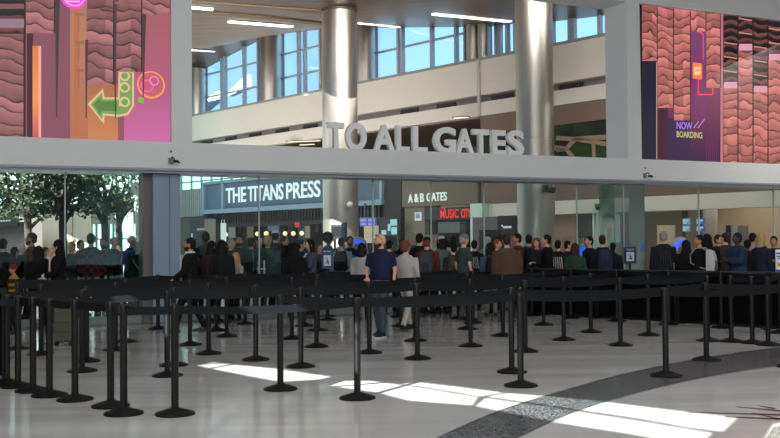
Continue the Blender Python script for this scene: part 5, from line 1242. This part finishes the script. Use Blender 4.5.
        if isinstance(x, tuple) and x[0] == 'stripes':
            q = MB()
            for z in (1.0, 1.14, 1.28): q.ell([((0, -.005, z), .19*d['P']['w'], .15), ((0, -.005, z+.07), .19*d['P']['w'], .15)], n=18)
            q.xform(sc_).build('stripe', cloth(x[1]), root, True)
        if isinstance(x, tuple) and x[0] == 'pattern':
            q = MB()
            for a in range(5): q.tube([Vector((-.12+a*.06, .15, .98+.03*a)), Vector((-.1+a*.05, .17, 1.15)), Vector((-.08+a*.05, .155, 1.34))], .014, 6)
            q.xform(sc_).build('printed_pattern', cloth(x[1]), root, True)
        if isinstance(x, tuple) and x[0] == 'pack': backpack(d, x[1], x[2], x[3] if len(x) > 3 else None)
        if isinstance(x, tuple) and x[0] == 'phone':
            sh, el, wr = S['arm', 1 if d['P']['arms'][0] in ('phone', 'hold', 'chest', 'face') else -1]
            p = Matrix.Translation(d['pos']) @ Matrix.Rotation(d['yaw'], 4, 'Z') @ (wr+Vector((-.01, -.10, .03)))*1. if False else None
            M_ = Matrix.Translation(d['pos']) @ Matrix.Rotation(d['yaw'], 4, 'Z'); dd = (wr-el).normalized(); c = M_ @ ((wr+dd*.11+Vector((0, -.015, .03)))*f)
            t = thing('phone', x[1], 'phone', c, d['yaw']); q = MB(); q.box((0, 0, 0), (.072, .010, .148), Matrix.Rotation(-.5, 3, 'X')); q.build('casing', mat((18, 18, 20), .3), t)
            q = MB(); q.box((0, .0055, .0), (.064, .002, .136), Matrix.Rotation(-.5, 3, 'X')); q.build('display', glow((150, 170, 200), .5), t)
def plaid():
    if 'plaid' in MATS: return MATS['plaid']
    m = bpy.data.materials.new('plaid_cloth'); m.use_nodes = True; nt = m.node_tree; b = nt.nodes['Principled BSDF']; tc = nt.nodes.new('ShaderNodeTexCoord')
    c = nt.nodes.new('ShaderNodeTexChecker'); c.inputs['Scale'].default_value = 11; c.inputs['Color1'].default_value = (.16, .015, .02, 1); c.inputs['Color2'].default_value = (.02, .012, .016, 1)
    nt.links.new(tc.outputs['Object'], c.inputs['Vector']); nt.links.new(c.outputs['Color'], b.inputs['Base Color']); b.inputs['Roughness'].default_value = .9
    MATS['plaid'] = m; return m
def backpack(d, col, label, side=None):
    f = d['f']; t = thing('backpack', label, 'backpack', d['pos'], d['yaw']); w = .155
    q = MB(); R = []
    for z, a, y in ((.96, .7, .06), (.99, .95, .085), (1.12, 1., .10), (1.28, .96, .09), (1.40, .8, .07), (1.44, .5, .03)):
        R.append([Vector((w*a*x, .17+y+yy*y, z)) for x, yy in ((-1, -.9), (1, -.9), (1.05, .3), (.7, .9), (-.7, .9), (-1.05, .3))])
    q.rings(R); q.xform(Matrix.Scale(f, 4)); q.build('pack_body', cloth(col), t, True)
    q = MB(); q.rings([[Vector((.1*a*x, .335+yy*.03+.012, z)) for x, yy in ((-1, -1), (1, -1), (.8, .8), (-.8, .8))] for z, a in ((1.0, .9), (1.05, 1.05), (1.16, 1.05), (1.2, .85))]); q.xform(Matrix.Scale(f, 4)); q.build('front_pocket', cloth(side or tuple(int(x*.8) for x in col)), t, True)
    for s in (-1, 1):
        q = MB(); q.tube([(s*.10, .20, 1.40), (s*.105, .09, 1.478), (s*.11, -.06, 1.46), (s*.125, -.165, 1.33), (s*.15, -.15, 1.15), (s*.185, .02, 1.06), (s*.15, .17, 1.02)], .017, 8); q.xform(Matrix.Scale(f, 4)); q.build('strap', cloth(tuple(int(x*.7) for x in col)), t, True)
L_, R_, B_, F_ = -90, 90, 180, 0
BK = (26, 26, 29)
# near figures first so that they keep their places
person(380.5, 234.2, 60.5, -28, 'bald bearded man in a navy polo shirt and jeans with sunglasses on his head', 'tee', (34, 42, 74), (78, 88, 106), 'bald', 'b', 'l', ('down', 'belly'), 'step', 1.2, -52, 'b', ('shades', 'sneakers', ('collar', (40, 46, 76))), .03, True)
person(405.5, 240, 56.5, 150, 'woman in a white sweater and white trousers with short auburn hair', 'sweater', (214, 208, 204), (214, 208, 200), 'curly', 'a', 'l', ('hold', 'down'), 'walk', 1.2, -20, None, (), .05, True)
person(190, 237.6, 57.5, -90, 'bearded man in a long black coat with a pale scarf walking left past the pillar', 'coat', (22, 22, 25), (26, 28, 36), 'short', 'k', 't', ('fwd', 'back'), 'walk', 1.05, 0, 'k', (('front', (200, 198, 200)), ('scarf', (196, 194, 196))), 0, True)
person(58, 239.5, 55.5, -70, 'woman with black head covering, white scarf and hand raised to her face, at the left', 'coat', (26, 25, 27), (40, 38, 38), 'scarfed', 'k', 'l', ('hold', 'face'), 'stand', .95, -15, None, (('scarf', (206, 200, 194)), ('front', (206, 200, 194)), ('cuffs', (214, 206, 198))), 0, True)
person(13.5, 264, 57, -40, 'child in a maroon knitted hat and yellow striped top at the far left', 'sweater', (200, 156, 50), (30, 30, 34), 'short', 'k', 't', extra=(('beanie', (120, 40, 48)), 'child', ('stripes', (30, 28, 26))), w=.8)
person(38.5, 245.5, 54, 200, 'person with bushy black hair in black, between bearded man and scarfed woman', 'coat', BK, BK, 'longer', 'k', 'l')
person(31.5, 232.6, 49, -80, 'bearded brown haired man in a tan jacket seen in profile at the left', 'jacket', (108, 82, 56), (46, 44, 46), 'short', 'b', 't', beard='b', w=1.05)
person(3, 238.5, 50, 180, 'dark haired person in black cut by the left edge', 'jacket', BK, BK, 'short', 'k', 'l', w=1.05)
person(14.5, 247, 51, 150, 'short dark haired person in black beside the left edge', 'puffer', BK, BK, 'short', 'k', 'l')
person(21.5, 243, 46, 60, 'white haired person half hidden at the far left', 'jacket', (70, 66, 66), BK, 'short', 'w', 'p')
person(45.5, 247, 47, 70, 'auburn haired person just behind the scarfed woman', 'jacket', (60, 40, 38), BK, 'short', 'a', 'l')
person(71.5, 241.5, 47, -20, 'fair haired person in grey just right of the scarfed woman', 'jacket', (78, 78, 80), BK, 'short', 'y', 'l', arms=('phone', 'phone'))
person(80.5, 240, 45, 60, 'dark haired man with a white collar beside the plaid shirted person', 'jacket', (40, 38, 42), BK, 'short', 'b', 'l', extra=(('collar', (220, 220, 220)),))
person(91, 233.2, 49.5, 180, 'big person in a red and black plaid shirt seen from behind', 'jacket', (90, 30, 34), BK, 'short', 'k', 'l', w=1.2, extra=('plaid',))
person(103.5, 237.5, 47.5, 10, 'dark bearded man facing the camera in a grey green jacket', 'jacket', (78, 82, 78), BK, 'short', 'k', 't', beard='k', arms=('phone', 'down'), w=1.1)
person(113.5, 236, 45, 70, 'ruddy balding older man in black in profile near the pillar', 'jacket', (30, 30, 34), BK, 'thin', 'g', 'l')
person(131.5, 234.6, 46, 60, 'bald man in a bright blue shirt looking down near the pillar', 'sweater', (40, 70, 140), (34, 36, 46), 'thin', 'g', 'l', arms=('phone', 'hold'), w=1.1, extra=(('phone', 'phone held by the bald man in a blue shirt'),))
person(137.5, 242, 48, 185, 'grey haired woman in a green jacket with a beige strap across her back', 'jacket', (46, 66, 54), BK, 'short', 'g', 'p', extra=(('band', (176, 150, 116)),))
person(205.5, 231.5, 46.5, 180, 'tall dark silhouetted person right behind the man in long black coat', 'jacket', (38, 36, 36), BK, 'short', 'k', 'd')
person(211.5, 240.5, 50, 150, 'dark haired person in a maroon brown coat beside the walking bearded man', 'coat', (82, 52, 48), BK, 'long', 'k', 'l')
person(222, 239.5, 49.5, 180, 'long black haired woman in a dark green black coat seen from behind', 'coat', (32, 38, 36), BK, 'longer', 'k', 'l')
person(231, 238.5, 45, 60, 'grey haired man in a grey coat half hidden near the store lamps', 'jacket', (92, 88, 90), BK, 'short', 'g', 'l')
person(239.5, 235, 46, 0, 'bearded man in a dark teal jacket facing the camera', 'jacket', (40, 54, 62), BK, 'short', 'k', 't', beard='k', w=1.1)
person(235.5, 252, 49, -30, 'small fair haired woman in a cream sweater with dark bag strap', 'sweater', (196, 188, 172), BK, 'long', 'y', 'l', extra=('child',), arms=('hold', 'phone'))
person(251, 237.5, 44.5, 170, 'short haired person with a grey pack beside the teal jacketed man', 'jacket', (52, 56, 62), BK, 'short', 'k', 'l', extra=(('pack', (120, 122, 126), 'pale grey backpack on the person beside the teal jacketed man'),))
person(259.5, 236, 44, 30, 'brown haired man in a bright blue shirt behind the grey haired person', 'sweater', (42, 74, 150), BK, 'short', 'b', 'l')
person(267.5, 235.5, 45, 180, 'fair grey haired person in a wide slate green jacket seen from behind', 'puffer', (78, 94, 100), BK, 'curly', 'y', 'p', w=1.12)
person(275.5, 230, 46, 180, 'tall person in a black jacket with a white cap', 'puffer', BK, BK, 'short', 'k', 'l', extra=(('cap', (222, 218, 212)),), w=1.05)
person(284, 236.5, 45, 70, 'man in a mustard yellow coat in the crowd', 'coat', (164, 116, 40), BK, 'short', 'b', 'l')
person(294, 242.5, 49, 185, 'person in a black coat with a fur brown hood seen from behind', 'coat', BK, BK, 'hood', 'b', 'l', w=1.15)
person(301, 239.5, 44.5, 90, 'dark haired person in blue between the hooded coat and denim jacket', 'jacket', (44, 64, 112), BK, 'short', 'k', 'l')
person(310, 239, 47.5, -70, 'woman in a grey blue denim jacket holding a phone, dark hair', 'jacket', (88, 100, 118), (40, 44, 54), 'long', 'k', 'p', arms=('phone', 'phone'), extra=(('front', (206, 200, 196)), ('phone', 'phone held by the woman in the denim jacket')))
person(319, 243, 44, 30, 'auburn haired person behind the woman in denim', 'jacket', (58, 50, 52), BK, 'long', 'a', 'l')
person(328.5, 232, 45.5, 80, 'person with a big round afro in a bright blue shirt behind the sign', 'sweater', (44, 76, 140), (34, 36, 44), 'afro', 'k', 'b', w=1.05)
person(341, 237.5, 45, 180, 'person in a white shirt with a black backpack seen from behind', 'sweater', (196, 196, 198), BK, 'short', 'k', 'l', w=1.1, extra=(('pack', (34, 34, 38), 'black backpack on the person in a white shirt by the sign'),))
person(350, 236, 43.5, 10, 'bearded man in a navy shirt with a badge facing the camera', 'tee', (38, 46, 78), BK, 'short', 'b', 't', beard='b', w=1.1, extra=(('badge', (90, 140, 190)),))
person(361.5, 242.5, 49, 165, 'woman in a white top with long dark hair left of the bald man', 'sweater', (200, 198, 200), BK, 'longer', 'k', 'l', w=1.05)
person(389, 240, 46, 170, 'dark haired person in maroon right behind the bald man in navy', 'jacket', (84, 44, 46), BK, 'short', 'k', 'l')
person(402, 237.5, 44.5, 180, 'dark haired person in black behind the white sweater woman', 'jacket', BK, BK, 'short', 'k', 'l')
person(413.5, 233.5, 43.5, 30, 'grey haired man in charcoal above the white sweater woman', 'jacket', (66, 64, 66), BK, 'short', 'g', 'l')
person(419.5, 233.2, 45, 150, 'black haired person in a black coat right of the white sweater woman', 'coat', BK, BK, 'short', 'k', 'l')
person(426.5, 237, 47, 170, 'person in a maroon jacket with a slate backpack', 'jacket', (112, 46, 46), BK, 'short', 'a', 'l', w=1.1, extra=(('cap', (34, 32, 34)), ('pack', (66, 70, 78), 'slate grey backpack on the person in the maroon jacket'),))
person(441, 235.5, 47, -150, 'woman with a pale cap, dark hair and grey teal jacket', 'jacket', (110, 124, 128), BK, 'long', 'k', 'l', extra=(('cap', (186, 190, 184)),), arms=('phone', 'phone'))
person(453.5, 243, 48, 180, 'person with an olive backpack left of the grey capped man', 'jacket', (58, 62, 50), BK, 'short', 'k', 'l', extra=(('pack', (70, 74, 54), 'bulky olive backpack left of the grey capped man'),))
person(463.5, 233.8, 48.5, 120, 'man in a grey cap and slate tee shirt, arm bare', 'tee', (72, 84, 88), (90, 92, 96), 'short', 'g', 'l', w=1.1, extra=(('cap', (116, 114, 110)),))
person(474, 240, 45.5, 170, 'dark haired person in a black shirt with a white print', 'tee', BK, BK, 'short', 'k', 'l', extra=(('pattern', (150, 152, 156)),))
person(487, 236.8, 43, 180, 'white haired person behind the black backpack wearer', 'jacket', (160, 156, 152), BK, 'curly', 'w', 'p')
person(490, 242, 48, 185, 'person with long black hair, denim sleeves and a black backpack', 'jacket', (98, 118, 146), (150, 140, 120), 'long', 'k', 'l', w=1.05, extra=(('pack', (30, 30, 34), 'black backpack on the person with denim sleeves'),))
person(497, 239.5, 42, 60, 'small red haired person behind the brown jacket', 'jacket', (80, 64, 56), BK, 'short', 'r', 'l')
person(506.5, 234, 48, 180, 'broad person in a brown jacket seen from behind, brown hair', 'puffer', (98, 78, 60), (40, 40, 44), 'short', 'b', 'l', w=1.15)
person(517, 233.4, 47, -80, 'man in a dark red sweater in profile beside the brown jacket', 'sweater', (116, 42, 46), BK, 'short', 'k', 't')
person(528.5, 234.5, 46.5, 180, 'person in olive with a black backpack before the right column', 'jacket', (96, 94, 66), BK, 'short', 'k', 'l', w=1.1, extra=(('pack', (30, 30, 33), 'black backpack before the right large column'),))
person(536.5, 237.5, 43.5, -30, 'auburn haired woman holding a phone before the right column', 'jacket', (52, 50, 54), BK, 'long', 'a', 'l', arms=('phone', 'down'))
person(546.5, 234.6, 47, -100, 'man in a plain black jacket in profile right of the right column', 'jacket', (22, 22, 24), BK, 'short', 'k', 'l', w=1.1)
person(557.5, 240, 44.5, 170, 'person in a black jacket with a white looping print on the back', 'jacket', (34, 34, 38), BK, 'short', 'k', 'l', extra=(('pattern', (190, 190, 192)),))
person(574.5, 243, 47, 165, 'woman with long brown hair in a green jacket, shorter than her neighbours', 'jacket', (48, 82, 62), BK, 'longer', 'b', 'l', w=1.05)
person(567.5, 240.5, 43, 90, 'dark haired person between the printed jacket and the green jacket', 'jacket', (40, 42, 52), BK, 'short', 'k', 'l')
person(589, 236, 44.5, -70, 'dark haired man in a navy jacket just right of the blue arch', 'jacket', (32, 36, 50), BK, 'short', 'k', 'l', w=1.05)
person(602, 235, 46, 180, 'person with a large navy backpack left of the glass pillar', 'jacket', (34, 38, 52), BK, 'short', 'b', 'l', w=1.15, extra=(('pack', (42, 50, 68), 'large navy backpack left of the glass pillar'),))
person(612.5, 243.5, 43.5, 160, 'dark figure in navy half hidden at the glass pillar', 'jacket', (36, 38, 52), BK, 'short', 'k', 'l')
person(663, 231, 46.5, 180, 'grey haired man in a dark printed jacket seen from behind, right of the pillar', 'jacket', (38, 42, 52), BK, 'short', 'g', 'l', w=1.15, extra=(('pattern', (56, 60, 70)),), arms=('down', 'hold'))
person(685.5, 240, 45, 180, 'dark clad person stooping behind the black haired man at the right', 'coat', (34, 34, 38), BK, 'hood', 'k', 'l', w=1.1)
person(699, 234.8, 48.5, -125, 'man with swept black hair and grey backpack facing left at the right', 'jacket', (20, 20, 23), BK, 'short', 'k', 't', w=1.1, hy=40, extra=(('pack', (190, 190, 192), 'grey and white backpack on the man with swept black hair', (96, 98, 104)),))
person(706.5, 234.2, 46.5, 180, 'person in a black hood right beside the man with swept hair', 'puffer', (20, 20, 22), BK, 'hood', 'k', 'l', w=1.1)
person(718, 234.5, 44, 40, 'dark haired person just left of the brown jacketed man', 'jacket', (60, 52, 52), BK, 'short', 'b', 'l')
person(725, 232.6, 46.5, -150, 'man in a dark brown jacket left of the man in blue', 'jacket', (70, 58, 50), BK, 'short', 'b', 'l', w=1.1)
person(737, 232.6, 49, -75, 'dark skinned man in a blue denim jacket looking at a phone', 'puffer', (48, 62, 92), (40, 42, 54), 'short', 'k', 'd', w=1.1, arms=('phone', 'phone'), extra=(('phone', 'phone held by the man in the blue denim jacket'),))
person(747, 239.5, 45.5, 150, 'black haired person behind the man in blue denim', 'jacket', (44, 40, 42), BK, 'short', 'k', 'b')
person(752.5, 232.8, 44, 120, 'dark haired man in a white shirt near the right edge', 'sweater', (196, 196, 198), BK, 'short', 'k', 't')
person(761, 232.6, 48, 120, 'fair haired woman in a navy jacket near the right edge', 'jacket', (42, 48, 70), BK, 'long', 'y', 'l', w=1.05, arms=('phone', 'down'))
person(773.5, 236, 48, -40, 'dark haired man in navy nearest the right edge', 'puffer', (36, 40, 56), BK, 'short', 'k', 't', w=1.1)
finish_people()
